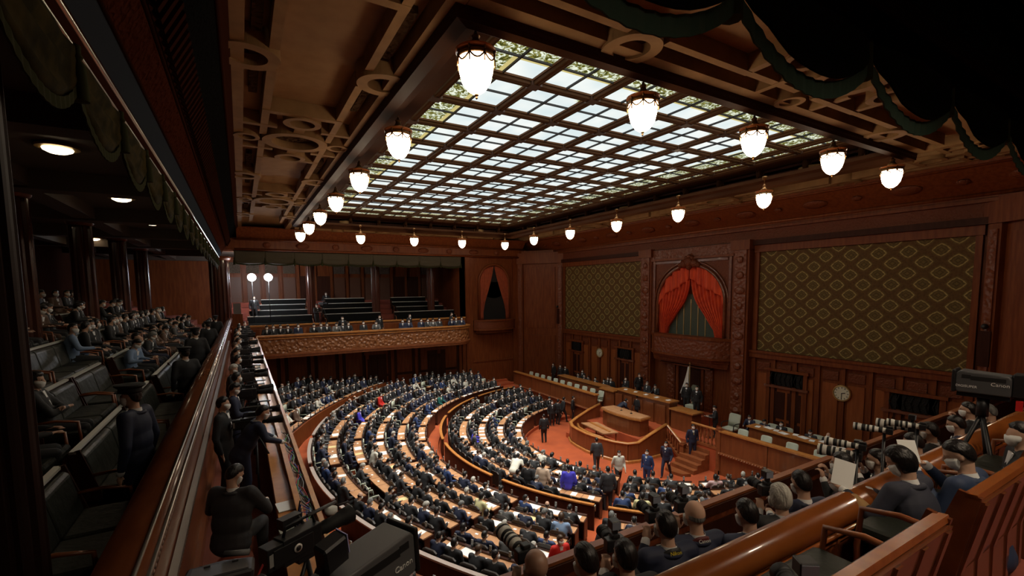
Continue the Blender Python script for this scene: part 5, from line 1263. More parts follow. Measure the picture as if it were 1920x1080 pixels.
for s in occ[:NIND]:
    F = PS[s['pose']]; hn = ('balding' if s['hair'] == 'bald' else HN[s['hm']])
    lb = f"{hn} person in {SN[s['suit']]}, {ORD[s['i']]} seat, {ORD[s['row']]} row, {s['area'].replace(' wedge,', ' wedge of')}"
    person(F, s['p'], s['rz']+s['turn'], lb, s['suit'], s['hair'], HM[s['hm']], True, True, s['tie'] if s['px'][2] < 26 else None, 'members seated in curved rows', s['sc'])
crowd = MB(); CM = {}
def cmat(m):
    if m.name not in CM: CM[m.name] = (len(CM), m)
    return CM[m.name][0]
def merge(me, loc, rz, mats, sc_=1.):
    c, s_ = cos(rz)*sc_, sin(rz)*sc_; k = len(crowd.v)
    crowd.v += [(loc[0]+c*v.co.x-s_*v.co.y, loc[1]+s_*v.co.x+c*v.co.y, loc[2]+sc_*v.co.z) for v in me.vertices]
    for f in me.polygons: crowd.f.append(tuple(i+k for i in f.vertices)); crowd.m.append(mats[f.material_index]); crowd.s.append(True)
TINY = [kit(figure(p, voxel=.045, ratio=.45)) for p in (sit(14, (0, -22, 0)), sit(2, (8, 0, 0), WL=(-.12, .22, .56), WR=(.12, .22, .56)), sit(6, (28, -6, 0), WL=(-.14, .34, .73), WR=(.10, .30, .62)))]
def merge_person(F, loc, rz, suit, hair, hm, sc_=1., mask=True):
    su = cmat(SU[suit]); merge(F['me'], loc, rz, [cmat(SKIN), su, su, cmat(SHOE)], sc_)
    merge(F['kit'][hair], loc, rz, [cmat(hm)], sc_); 
    if mask: merge(F['kit']['mask'], loc, rz, [cmat(MASK)], sc_)
    merge(F['kit']['shirt'], loc, rz, [cmat(SHIRT)], sc_)
for s in crowd_seats: merge_person(TINY[s['pose'] % 3], s['p'], s['rz']+s['turn'], s['suit'], s['hair'], HM[s['hm']], s['sc'])
# press and public on the far balcony: tiny in the picture
for k in range(30):
    x = 1.2+k*.46+rnd.uniform(-.1, .1)
    if rnd.random() < .82: merge_person(TINY[k % 3], (x, 32.55, PF+.05), pi+rnd.uniform(-.3, .3), rnd.choice(['black', 'charcoal', 'navy', 'grey', 'black']), rnd.choice(['short', 'short', 'bob']), HAIRB)
for k, x in enumerate((5.9, 8.4, 10.6, 13.9)): merge_person(PST[0], (x, 33.05, PF), pi+.3*k, 'black', 'short', HAIRB)
# officials on the far-left platform
for k, (x, y, z) in enumerate([(22.0, 24.1, 1.15), (22.0, 24.7, 1.15), (22.0, 25.6, 1.15), (22.0, 26.3, 1.15), (22.0, 26.9, 1.15), (22.0, 27.6, 1.15)]): merge_person(TINY[k % 3], (x, y, z+.1), pi/2, 'black', 'short', HAIRB)
for k, (px, py) in enumerate(((995, 708), (1004, 711), (1013, 714), (1038, 706), (1051, 707), (1060, 712), (1093, 700), (1146, 722), (1140, 733))):
    q = atX(px, py, 21.9 if k > 6 else 22.3); merge_person(PST[0], (q.x, q.y, PZ), pi/2+.3*(k % 3), 'black' if k % 2 else 'charcoal', 'short', HAIRB, .97)
o = crowd.build('seated_crowd', [m for i, m in sorted(CM.values(), key=lambda t: t[0])]); tag(o, 'distant masked people in dark suits filling the far rows and far balcony', 'crowd', None, 'stuff')
# chairs of the members
mc = member_chair(False); empty_mc = member_chair(True); first = True; seen = 0
for s in cands[:170]:
    a = radians(s['a']); lb = f"dark member chair, {ORD[s['i']]} seat, {ORD[s['row']]} row, {s['area'].replace(' wedge,', ' wedge of')}"
    back = (s['p'][0]-.0*cos(a), s['p'][1], s['p'][2])
    if first: mc.location = back; mc.rotation_euler = (0, 0, s['rz']); tag(mc, lb, 'chair', 'member chairs'); me_ = empty_mc; tag(me_, lb, 'chair', 'member chairs'); first = False
    else: dup(mc if s['occ'] else me_, back, s['rz'], lb if s['occ'] else lb.replace('dark', 'empty pale-covered'))
crowd.__init__(); CM.clear()
for s in cands[170:]:
    for ch in (mc if s['occ'] else empty_mc).children: merge(ch.data, s['p'], s['rz'], [cmat(ch.data.materials[0])])
o = crowd.build('distant_chairs', [m for i, m in sorted(CM.values(), key=lambda t: t[0])]); tag(o, 'distant pale green member chairs in the far rows', 'chairs', None, 'stuff')
for c_ in list(empty_mc.children): bpy.data.objects.remove(c_)
bpy.data.objects.remove(empty_mc)
# papers on the desks
pp = {}
for nm, w_, h_, m in (('a', .42, .30, PAP), ('b', .21, .30, PAP), ('c', .10, .07, PAP), ('d', .24, .33, YEL)):
    mb = MB(); mb.box(-w_/2, w_/2, -h_/2, h_/2, 0, .006)
    if nm == 'a': mb.prism([(-.2, .006), (-.01, .012), (.01, .006)], -h_/2+.01, h_/2-.01, 0, f=lambda x, y, z: (x, z, y))
    o = mb.build('document', m); pp[nm] = o.data; bpy.data.objects.remove(o)
np_ = 0
for s in cands:
    if np_ >= 280: break
    near_white = s['px'][0] > 850 or s['px'][1] > 930
    if rnd.random() > (.80 if near_white else .62): continue
    kd = rnd.choices('abcd', [7, 3, 3, .5] if near_white else [2, 2, 5, .6])[0]
    d = s['desk']; o = link('document', pp[kd], None, (d[0], d[1], s['dz']+.001), (0, 0, s['rz']+rnd.uniform(-.2, .2)))
    tag(o, f"{dict(a='open white booklet', b='white sheet', c='small white card', d='yellow envelope')[kd]} on the desk, {ORD[s['i']]} place, {ORD[s['row']]} row, {s['area'].replace(' wedge,', ' wedge of')}", 'document', 'papers on the members desks'); np_ += 1
# ================================================================ standing people, officials, press, equipment
def rzv(dx, dy): return atan2(dy, dx)-pi/2
def stand_at(px, hy, zf, pose, face, label, suit='black', hair='short', hm=None, sc_=1., F=None, **kw):
    F = F or PST[pose]; q = atZ(px, hy, zf+1.66*sc_) if not kw.get('X') else atX(px, hy, kw.pop('X'))
    kw.pop('X', None)
    return person(F, (q.x, q.y, zf), rzv(*face), label, suit, hair, hm, group=kw.pop('group', None), sc_=sc_, **kw)
G1 = None
stand_at(1020, 778, 0, 0, (.3, 1), 'person in black suit seen from behind, nearest of the queue left of the rostrum')
stand_at(1035, 752, 0, 0, (-.4, -1), 'masked person in black suit in the queue, second from its near end')
stand_at(1046, 750, 0, 0, (1, .2), 'slim person in black suit in the queue, third from its near end')
stand_at(1056, 746, 0, 1, (1, -.3), 'person in black in the queue, fourth from its near end', hair='bob')
stand_at(1074, 744, 0, 0, (.9, -.7), 'masked person in black suit standing alone by the rostrum corner')
stand_at(1094, 744, 0, 0, (-.3, -1), 'masked person in black suit with white shirt, just left of the rostrum handrail')
stand_at(1118, 735, .3, 0, (1, -.7), 'masked person with light blue tie climbing behind the rostrum handrail', tie=2)
stand_at(1137, 732, .5, 0, (1, -.9), 'masked person in black suit beside the president desk steps')
stand_at(1160, 742, .8, 2, (1, -.3), 'person in navy suit bowing beside the president desk', 'navy')
stand_at(1195, 742, .8, 0, (1, -.2), 'person in black suit standing behind the speaker podium', tie=None)
stand_at(1119, 823, 0, 1, (.6, 1), 'person in dark suit walking in front of the curved rostrum wall', 'charcoal')
stand_at(1160, 846, 0, 1, (-.5, -1), 'woman in white jacket and black skirt walking before the front desks', 'white', 'short')
stand_at(1214, 845, 0, 0, (-.9, -.2), 'person in blue suit standing behind the front desks, facing left', 'blue')
stand_at(1250, 829, 0, 1, (-1, -.3), 'person in navy suit walking left below the rostrum stair', 'navy', sc_=1.02)
stand_at(1299, 797, .35, 0, (-.5, -1), 'tall person in navy suit coming down the rostrum stair', 'navy', sc_=1.05, tie=3)
stand_at(1140, 877, .45, 0, (.5, 1), 'large person in dark suit seen from behind in the red aisle', 'charcoal', sc_=1.05)
stand_at(963, 848, .62, 2, (.9, .7), 'person in pale grey-white jacket leaning over a desk of the inner ring', 'white')
stand_at(990, 868, .62, 0, (.9, .5), 'person in black suit standing left of the beige-jacketed person')
stand_at(1018, 868, .62, 0, (.9, .6), 'person in beige jacket standing behind the inner ring desks', 'beige', 'bob')
stand_at(1066, 874, .6, 0, (.6, .9), 'person in bright blue-violet jacket standing in the inner ring', 'violet')
stand_at(1050, 1006, 1.15, 0, (-.2, -1), 'masked woman in red jacket and white top walking up the near aisle', 'red', 'bob', HAIRBR, sc_=.97, eyes=True)
stand_at(665, 701, 1.5, 0, (0, -1), 'attendant in black standing against the far wall door')
for k, (px, hy) in enumerate(((1288, 719), (1307, 725))):
    stand_at(px, hy, 1.8, 0, (-1, -.4), f'uniformed guard standing in the front wall doorway, {("left", "right")[k]} one', 'black', sc_=1.0)
stand_at(1342, 762, 1.15, 3, (-.6, .7), 'person in dark suit standing at a music stand on the right platform', 'black')
t = thing('music_stand', 'thin black music stand with white sheets on the right platform', 'stand', (20.75, 15.15, 1.15))
mb = MB(); mb.tube([(0, 0, .02), (0, 0, 1.05)], .012, 6); mb.build('pole', BLK, t); mb = MB(); mb.lathe([(.16, 0), (.16, .02), (.02, .04)], n=10); mb.build('base', BLK, t)
mb = MB(); mb.obox((-.02, 0, 1.08), .36, .5, .02, Euler((0, .35, 0)).to_matrix()); mb.build('desk_plate', BLK, t)
mb = MB(); mb.obox((-.02, 0, 1.10), .30, .42, .006, Euler((0, .35, 0)).to_matrix(), 0); tag(mb.build('document', PAP, None, (20.75, 15.15, 1.15)), 'white sheets resting on the thin black music stand', 'document')
for k, (px, hy) in enumerate(((1408, 776), (1437, 783), (1465, 786), (1522, 803), (1553, 805))):
    q = atX(px, hy, 21.95); person(PS[(0, 4, 1, 0, 1)[k]], (21.95, q.y, PZ+.1), pi/2, f'masked official in dark suit seated behind the long right platform desk, {ORD[k]} from the left', ('navy', 'navy', 'black', 'charcoal', 'black')[k], 'bald' if k == 4 else 'short', group='officials at the right platform desk', tie=None)
    dup(chairp, (22.15, q.y-.05, PZ), pi/2, f'pale green armchair behind the right platform desk, under the {ORD[k]} seated official', 'official armchairs')
for k in range(16):
    o = link('document', pp['ab'[k % 2]], None, (21.25+.12*(k % 3), 6.7+k*.41, 2.251), (0, 0, pi/2+.3*sin(k*3))); tag(o, f'white papers on the long right platform desk, {ORD[k]} from the camera end', 'document', 'papers on the right platform desk')
for k, (px, hy, ps, su) in enumerate(((1173, 715, 1, 'black'), (1213, 716, 1, 'charcoal'), (1231, 716, 0, 'black'))):
    q = atX(px, hy, 21.75); person(PS[ps], (21.75, q.y, 1.8), pi/2, f'masked official seated behind the president desk, {ORD[k]} from the left', su, 'short', HAIRG if k == 1 else HAIRB, group='officials on the dais', tie=None)
q = atX(1198, 706, 21.9); person(PST[0], (21.9, q.y, 1.8), rzv(-.3, -1), 'secretary in black standing between the officials behind the president desk', 'black')
for k in range(5):
    o = link('document', pp['b'], None, (20.8, 17.9+k*.85, 2.571), (0, 0, 1.4+.2*k)); tag(o, f'white papers on the president desk, {ORD[k]} from the right', 'document', 'papers on the president desk')
t = thing('president_chair', 'tall narrow green-grey high-backed chair right of the seated officials', 'chair', (21.9, 17.15, 1.8))
mb = MB(); mb.box(-.25, .2, -.28, .28, .35, .5); mb.build('seat', CHG, t); mb = MB(); mb.prism([(-.24, .4), (.24, .4), (.24, 1.5), (.16, 1.62), (-.16, 1.62), (-.24, 1.5)], .2, .28, 0, f=lambda x, y, z: (z, x, y)); mb.build('backrest', mat('grey_green_leather', (.13, .15, .11), .6), t)
mb = MB(); mb.box(-.05, .05, -.05, .05, 0, .35); mb.build('pedestal', CHD, t)
# flag
t = thing('flag', 'furled white flag with gold tip on a pole behind the president desk', 'flag', (22.2, 17.6, 1.8))
mb = MB(); mb.tube([(0, 0, 0), (0, 0, 2.75)], .025, 8); mb.build('pole', GLD, t); mb = MB(); mb.ball((0, 0, 2.82), .06); mb.build('finial', GLD, t)
mb = MB(); vs = []; nn = 9
for j in range(9):
    v = j/8; 
    for i in range(nn): u = i/(nn-1); vs.append((-.05*sin(u*9+v*2)-.03, .02+(u*(.06+.62*v**1.2)), 2.62-1.55*v-(.15*u*v)))
fs = [(j*nn+i, j*nn+i+1, (j+1)*nn+i+1, (j+1)*nn+i) for j in range(8) for i in range(nn-1)]; mb.add(vs, fs, True); o = mb.build('cloth', mat('white_flag', (.78, .78, .74), .8), t); md = o.modifiers.new('s', 'SOLIDIFY'); md.thickness = .02
# ---------------- left public gallery audience
PSG = PS
spec = [((62, 760), 'black', 'short', 0), ((118, 750), 'black', 'bob', 0), ((255, 662), 'sky', 'short', 0), ((150, 632), 'sky', 'short', 0), ((12, 600), 'black', 'short', 3), ((20, 610), 'charcoal', 'bob', 3), ((240, 622), 'black', 'bald', 0), ((275, 640), 'navy', 'short', 0), ((292, 632), 'navy', 'short', 0),
        ((312, 635), 'brown', 'short', 0), ((160, 598), 'black', 'short', 0), ((125, 555), 'charcoal', 'short', 0), ((155, 556), 'black', 'short', 0), ((200, 585), 'black', 'short', 0), ((215, 580), 'black', 'short', 0), ((245, 575), 'black', 'short', 0), ((62, 555), 'black', 'short', 0), ((75, 525), 'charcoal', 'short', 0), ((300, 590), 'beige', 'short', 1), ((330, 620), 'navy', 'bald', 1), ((345, 608), 'cream', 'bob', 0)]
sl = []
for (r, k, j, x, y, z) in seats_left:
    q = px_of((x, y, z+1.2)); sl.append([hypot(0, 0), r, k, j, x, y, z, q])
taken = {}
for (hp, su, hr_, hm_) in spec:
    c_ = min((s for s in sl if (s[1], s[2], s[3]) not in taken), key=lambda s: hypot(s[7][0]-hp[0], s[7][1]-hp[1])); taken[(c_[1], c_[2], c_[3])] = (su, hr_, hm_)
for s in sl:
    key = (s[1], s[2], s[3])
    if key not in taken and s[5] > 15.2 and s[7][2] > 0 and rnd.random() < .72: taken[key] = (rnd.choice(['black', 'black', 'charcoal', 'navy', 'black', 'grey', 'brown']), rnd.choice(['short', 'short', 'bob']), rnd.choice([0, 0, 0, 1]))
cnt = {}
for s in sl:
    key = (s[1], s[2], s[3])
    if key not in taken: continue
    su, hr_, hm_ = taken[key]; n_ = cnt.get(s[1:3] and (s[1], s[2]), 0)
    person(PS[(s[3]*2+s[1]+1) % 6], (s[4]-.02, s[5], s[6]+.0), -pi/2+rnd.uniform(-.3, .3), f'{HN[hm_]} person in {SN[su]}, place {ORD[s[3]]}, bench {ORD[s[2]]}, {ORD[s[1]]} row of left gallery', su, hr_, HM[hm_], group='public in the left gallery', tie=None)
# officers with caps
def cap_mb():
    mb = MB(); mb.lathe([(.098, .035), (.105, .06), (.10, .085), (.135, .115), (.13, .13), (.0001, .145)], n=20, sy=1.12)
    mb.prism([(-.08, .08), (-.06, .13), (0, .155), (.06, .13), (.08, .08)], .035, .045, 0); return mb
CAPM = cap_mb().build('cap', BLK); CAPD = CAPM.data; bpy.data.objects.remove(CAPM)
for k, (px, hy, f, sc_) in enumerate(((250, 738, (-1, .35), 1.0), (347, 660, (-.6, 1), 1.0), (366, 622, (-.5, 1), 1.0), (390, 608, (-.3, 1), 1.), (404, 596, (0, 1), 1.))):
    X = -1.12; q = atX(px, hy, X); fz = GF
    F = PST[0] if k else kit(figure(std(0, (6, 2, 0)), voxel=.014, ratio=.3), True)
    q2 = atZ(px, hy, fz+1.66); yy = q.y
    o = person(F, (X, yy, q.z-1.62), rzv(*f), ['uniformed officer in peaked cap standing in the near left gallery, facing away from the hall', 'officer in peaked cap standing behind the left handrail, second from the camera', 'officer in peaked cap standing behind the left handrail, third from the camera', 'officer in peaked cap standing behind the left handrail, fourth from the camera', 'officer in peaked cap at the far end of the left handrail'][k], 'navy' if k == 0 else 'black', 'short', tie=None)
    c = link('cap', CAPD, o, F['Hc']+Vector((0, 0, .01))); setm(c, 0, SU['black'])
# ---------------- video cameras on tripods
def text_mesh(body, size, depth=.002):
    cu = bpy.data.curves.new('t', 'FONT'); cu.body = body; cu.size = size; cu.extrude = depth; cu.align_x = 'CENTER'; cu.align_y = 'CENTER'; cu.resolution_u = 2
    o = bpy.data.objects.new('t', cu); C.objects.link(o); dg = bpy.context.evaluated_depsgraph_get(); me = bpy.data.meshes.new_from_object(o.evaluated_get(dg)); bpy.data.objects.remove(o); me.materials.clear(); me.materials.append(WHT); return me
def rodtripod(mb, h, spread=.45):
    for k in range(3): a = 2*pi*k/3+.5; mb.tube([(0, 0, -.05), (cos(a)*spread*.5, sin(a)*spread*.5, -h*.5), (cos(a)*spread, sin(a)*spread, -h)], .018, 6)
def vcam(lb, loc, rz, h=.9, group=None, detail=True):
    """pro video camera, lens towards +X, origin at the camera base"""
    t = thing('video_camera', lb, 'video camera', loc, rz, group)
    mb = MB(); mb.box(-.22, .10, -.06, .06, .02, .22); mb.box(-.34, -.22, -.055, .055, .04, .21); mb.box(-.30, .02, -.07, -.06, .06, .19); o = mb.build('camera_body', BLK, t); bv = o.modifiers.new('b', 'BEVEL'); bv.width = .012; bv.segments = 2
    mb = MB(); Ry = Matrix.Rotation(pi/2, 3, 'Y'); mb.lathe([(.045, 0), (.045, .06), (.055, .07), (.055, .15), (.06, .16), (.06, .24), (.07, .25), (.075, .32), (.0001, .31)], (.10, 0, .13), 16, 0, Ry); mb.build('zoom_lens', BLR, t)
    mb = MB(); mb.lathe([(.0001, .318), (.066, .318)], (.10, 0, .13), 16, 0, Ry); mb.build('front_glass', GLS, t)
    mb = MB(); mb.tube([(-.18, 0, .22), (-.16, 0, .29), (.06, 0, .29), (.08, 0, .22)], .013, 6); mb.build('carry_handle', BLK, t)
    mb = MB(); mb.tube([(.02, .05, .22), (.03, .12, .25), (.02, .16, .24)], .012, 6); mb.box(-.10, .06, .12, .20, .19, .27); mb.build('viewfinder', BLK, t)
    mb = MB(); mb.tube([(.0, -.03, .31), (.26, -.03, .31)], .014, 8); mb.build('microphone', GRY, t)
    mb = MB(); mb.box(-.33, -.23, -.062, -.056, .08, .17, 0); mb.build('label_plate', LGR, t)
    mb = MB(); mb.box(-.10, .08, -.05, .05, -.02, .02); mb.tube([(-.08, .05, 0), (-.40, .16, -.12)], .012, 6); rodtripod(mb, h); mb.build('tripod', BLK, t)
    mb = MB(); mb.tube([(-.34, 0, .1), (-.42, .05, -.1), (-.38, .02, -.4), (-.3, .1, -h+.02)], .008, 5); mb.build('cable', CBR if hash(lb) % 2 == 0 else BLR, t)
    return t
vp = None
for k, (y, z) in enumerate([(8.9, 6.65), (10.2, 6.55), (11.3, 6.7), (12.3, 6.6), (13.6, 6.7), (15.0, 6.6), (16.3, 6.7), (17.8, 6.65), (19.3, 6.7), (20.9, 6.6), (22.5, 6.7), (24.2, 6.6), (26, 6.7), (28, 6.65), (30, 6.6)]):
    lb = f'black tripod video camera in the left press walk, {ORD[k]} from the near desk'
    if vp is None: vp = vcam(lb, (.10, y, z), 0, z-PF, 'left press row video cameras')
    else: dup(vp, (.08+.06*(k % 2), y, z), .12*((k % 5)-2), lb)
# people of the left press walk
fs_ = kit(figure(sit(10, (-26, -30, 0), WL=(-.14, .36, .70), WR=(.16, .40, .72), EL=(-.33, .10, .74), ER=(.30, .16, .72), fat=1.12), True, .013, .3), True)
q = atZ(452, 868, 6.15+1.22)
person(fs_, (-.20, 6.0, 5.72), rzv(.55, 1), 'broad person in dark jacket seen from behind, seated on a stool at the press desk', 'charcoal', 'short', tie=None, sc_=1.0)
lean_ = kit(figure(std(30, (0, -18, 0), WL=(-.2, .52, 1.0), WR=(.2, .55, 1.02), EL=(-.27, .30, 1.12), ER=(.27, .30, 1.14)), True, .015, .3), True)
person(lean_, (-.12, 8.3, PF), rzv(1, .15), 'masked person in navy suit bending over the press desk behind the seated one', 'navy', 'short', tie=None)
for k, (x, y, f, su, ps) in enumerate([(-.38, 9.0, (.9, -.2), 'black', 0), (-.25, 10.3, (1, 0), 'navy', 3), (-.2, 11.6, (1, .3), 'black', 0), (-.3, 13.0, (1, -.2), 'black', 3), (-.2, 14.8, (1, .2), 'charcoal', 0), (-.25, 16.8, (.9, .4), 'black', 3), (-.3, 18.6, (1, 0), 'black', 0), (-.2, 20.5, (1, 0), 'grey', 0), (-.3, 22.4, (1, 0), 'black', 3), (-.3, 24.8, (1, 0), 'black', 0), (-.2, 27.2, (1, 0), 'beige', 0), (-.2, 29.5, (.6, .6), 'black', 0), (0.1, 31.5, (0, -1), 'black', 0)]):
    person(PST[ps], (x, y, PF), rzv(*f), f'press person in {SN[su]} standing in the left press walk, {ORD[k]} beyond the bending one', su, 'short', HM[(0, 0, 0, 2, 0, 0, 3, 0, 0, 0, 0, 0, 0)[k]], group='press along the left walk', tie=None)
# stools
def stool(lb, loc):
    t = thing('stool', lb, 'stool', loc); mb = MB(); mb.lathe([(.0001, .50), (.17, .50), (.185, .53), (.18, .56), (.0001, .575)], n=24); mb.build('seat', mat('red_brown_lacquer', (.17, .04, .02), .3, coat=.4), t)
    mb = MB(); mb.lathe([(.16, 0), (.16, .03), (.035, .05), (.035, .5)], n=12); mb.build('pedestal', WDD, t)
stool('round red-brown stool under the broad seated person', (-.20, 5.95, PF+.08))
stool('round red-brown stool, lower of the two empty ones, nearest the camera', (*atZ(440, 1048, 6.12).xy, PF)); stool('round red-brown stool just in front of the seated person', (*atZ(441, 1003, 6.12).xy, PF))
# desk clutter: papers, laptop-like device, cables
for k, (x, y, a, m, w_, h_, lb) in enumerate(((.37, 6.6, .1, PAP, .22, .30, 'white papers under the hand of the seated press person'), (.37, 5.35, .25, PAP, .20, .28, 'white paper below the pale device on the press desk'))):
    mb = MB(); mb.box(-w_/2, w_/2, -h_/2, h_/2, 0, .01); tag(mb.build('document', m, None, (x, y, 6.165), (0, 0, a)), lb, 'document')
t = thing('control_box', 'pale grey-green control box with cable on the press desk', 'device', (.37, 5.75, 6.16), .12)
mb = MB(); mb.box(-.12, .12, -.15, .15, 0, .05); mb.build('case', mat('grey_green_case', (.30, .30, .24), .5), t); mb = MB(); mb.box(-.02, .02, -.03, .03, .05, .06); mb.build('switch', BLK, t); mb = MB(); mb.box(-.12, .12, -.15, -.08, .05, .07); mb.build('panel', LGR, t)
cols = [(CBR, 'red'), (CBB, 'blue'), (CBG, 'green'), (BLR, 'black'), (LGR, 'grey')]
for k, (m, nm) in enumerate(cols):
    pts = []
    for i in range(26):
        y = 5.2+i*.16+.1*sin(i*1.3+k); pts.append((.59+.05*sin(i*.9+k*2.1), y+k*.25, 6.22+.03*abs(sin(i*1.1+k))))
    mb = MB(); mb.tube(pts, .008, 5); tag(mb.build('cable', m), f'tangled {nm} cable lying in the tray of the left balcony', 'cable')
for k in range(4):
    mb = MB(); mb.tube([(.45-.02*k, 5.6+.05*k, 6.2), (.48, 5.75+.04*k, 6.42+.03*k), (.56, 5.6+.05*k, 6.46), (.62, 5.35+.06*k, 6.3), (.62, 5.15+.06*k, 6.22)], .009, 6); tag(mb.build('cable', (CBB, LGR, CBB, BLR)[k]), f'looped {("bright blue", "grey", "dark blue", "black")[k]} cable arching from the press desk into the tray', 'cable')
# ---------------- big box-lens camera at the bottom of the view
def box_lens(lb, loc, R, L=.50, W=.24, Hh=.25, txt=True, side=-1, m=GRY, text2=None):
    t = thing('broadcast_camera', lb, 'video camera', loc); t.rotation_euler = R
    mb = MB(); mb.prism([(-L/2, 0), (L/2-.02, 0), (L/2, .02), (L/2, Hh-.03), (L/2-.03, Hh), (-L/2+.02, Hh-.02), (-L/2, Hh-.05)], -W/2, W/2, 0, f=lambda x, y, z: (x, z, y)); o = mb.build('lens_housing', m, t); bv = o.modifiers.new('b', 'BEVEL'); bv.width = .014; bv.segments = 3
    mb = MB(); mb.box(L/2-.005, L/2+.03, -W/2-.008, W/2+.008, -.006, Hh+.006); o = mb.build('lens_hood', BLK, t); bv = o.modifiers.new('b', 'BEVEL'); bv.width = .012; bv.segments = 2
    mb = MB(); mb.lathe([(.0001, 0), (.095, 0)], (L/2+.032, 0, Hh/2), 20, 0, Matrix.Rotation(pi/2, 3, 'Y')); mb.build('front_glass', GLS, t)
    mb = MB(); mb.box(-L/2+.04, L/2-.12, side*W/2-.003, side*W/2+.003, Hh*.62, Hh*.80); mb.build('side_groove', BLR, t)
    mb = MB(); mb.box(L/2-.12, L/2-.05, side*W/2-.004, side*W/2+.004, Hh*.68, Hh*.84); mb.build('catch', BLR, t)
    o = link('lettering', text_mesh('Canon', .052), t, ((L/2-.10, side*(W/2+.003), Hh*.36) if txt else (-L/2+.08, side*(W/2+.003), Hh*.5)), (pi/2, 0, 0 if side < 0 else pi))
    if text2: link('lettering', text_mesh(text2, .035), t, (.12, side*(W/2+.003), Hh*.3), (pi/2, 0, 0 if side < 0 else pi)); 
    mb = MB(); mb.box(-L/2-.30, -L/2, -.09, .09, .0, .24); mb.box(-L/2-.24, -L/2-.02, -.11, -.09, .04, .2); o = mb.build('camera_body', BLK, t); bv = o.modifiers.new('b', 'BEVEL'); bv.width = .01
    mb = MB(); mb.box(-L/2-.46, -L/2-.26, -.12, .10, .26, .40); o = mb.build('viewfinder', BLK, t); bv = o.modifiers.new('b', 'BEVEL'); bv.width = .015
    mb = MB(); mb.box(-.2, .2, -.06, .06, -.05, 0); mb.tube([(0, 0, -.05), (0, 0, -.25)], .05, 10); 
    for k in range(3): a = 2*pi*k/3+.3; mb.tube([(0, 0, -.22), (cos(a)*.35, sin(a)*.35, -1.30)], .022, 6)
    mb.tube([(-.25, .05, -.04), (-.75, .14, -.22)], .014, 6); mb.build('tripod', BLK, t)
    return t
ANG = radians(26)
box_lens('large dark grey box-lens broadcast camera lettered on its side, bottom centre of the view', (.55, 2.60, 7.28), (0, radians(-3), ANG), .52, .24, .27)
# operator screen with lavender hood edge & loose monitor at the lower left
t = thing('monitor', 'black camera monitor with pale lavender edge beside the big box lens', 'monitor', Vector((0, 0, H))+ray(625, 1030)*2.45, 0); t.rotation_euler = (radians(8), radians(-12), radians(28))
mb = MB(); mb.box(-.085, .06, -.05, .05, -.09, .07); o = mb.build('case', BLK, t); bv = o.modifiers.new('b', 'BEVEL'); bv.width = .012; mb = MB(); mb.box(.06, .066, -.045, .045, -.05, .07); mb.build('screen_edge', mat('lavender_edge', (.45, .45, .75), .4), t)  # edge strip in one plain lavender colour
t = thing('studio_viewfinder', 'flat grey hooded viewfinder lid at the bottom left edge', 'viewfinder', Vector((0, 0, H))+ray(412, 1062)*1.75); t.rotation_euler = (radians(-6), radians(4), radians(6))
mb = MB(); mb.prism([(-.13, -.10), (.10, -.10), (.12, .02), (.02, .06), (-.10, .05)], -.05, .0, 0); o = mb.build('case', BLK, t); bv = o.modifiers.new('b', 'BEVEL'); bv.width = .008
mb = MB(); mb.prism([(-.10, -.085), (.085, -.085), (.09, .005), (-.085, .02)], .0, .006, 0); mb.build('lid', mat('worn_dark_metal', (.07, .07, .075), .35), t); mb = MB(); mb.box(-.05, -.03, .0, .01, .006, .012); mb.box(.04, .06, -.01, .0, .006, .012); mb.build('latch', BLR, t)
mb = MB(); mb.tube([(.10, .02, .02), (.02, .06, .02)], .012, 8); mb.build('handle', GRY, t)
mb = MB(); mb.tube([(0, 0, -.05), (0, 0, -.4), (-.02, 0, -1.5)], .03, 8); mb.build('stand', BLK, t)
v = vcam('black shoulder camera with white round badge at the near end of the press walk', Vector((0, 0, H))+ray(575, 1038)*3.1, radians(30), 1.4); v.scale = (.88, .88, .88)
mb = MB(); mb.lathe([(.0001, 0), (.032, 0), (.032, .004)], (-.12, -.078, .13), 18, 0, Matrix.Rotation(pi/2, 3, 'X')); mb.build('round_badge', WHT, v)
mb = MB(); mb.lathe([(.0001, 0), (.020, 0), (.020, .004)], (-.12, -.083, .13), 18, 0, Matrix.Rotation(pi/2, 3, 'X')); mb.build('badge_centre', BLK, v)
mb = MB(); mb.lathe([(.03, 0), (.05, .02), (.05, .05)], (.22, -.02, .22), 14, 0); mb.build('white_ring', WHT, v)
# upper right broadcast camera
c_ = Vector((0, 0, H))+ray(1846, 716)*4.9
bl = box_lens('grey box-lens broadcast camera with white lettering at the right edge, above the photographers', (c_.x, c_.y, c_.z-.12), (0, 0, pi/2+.10), .42, .22, .23, False, 1, mat('mid_grey_housing', (.075, .075, .08), .5), 'DIGISUPER')
mb = MB(); mb.box(-.5, -.42, .10, .13, .02, .05); mb.build('red_tally', RED, bl); mb = MB(); mb.box(-.30, -.25, .09, .13, -.12, -.02); mb.build('red_tag', RED, bl)
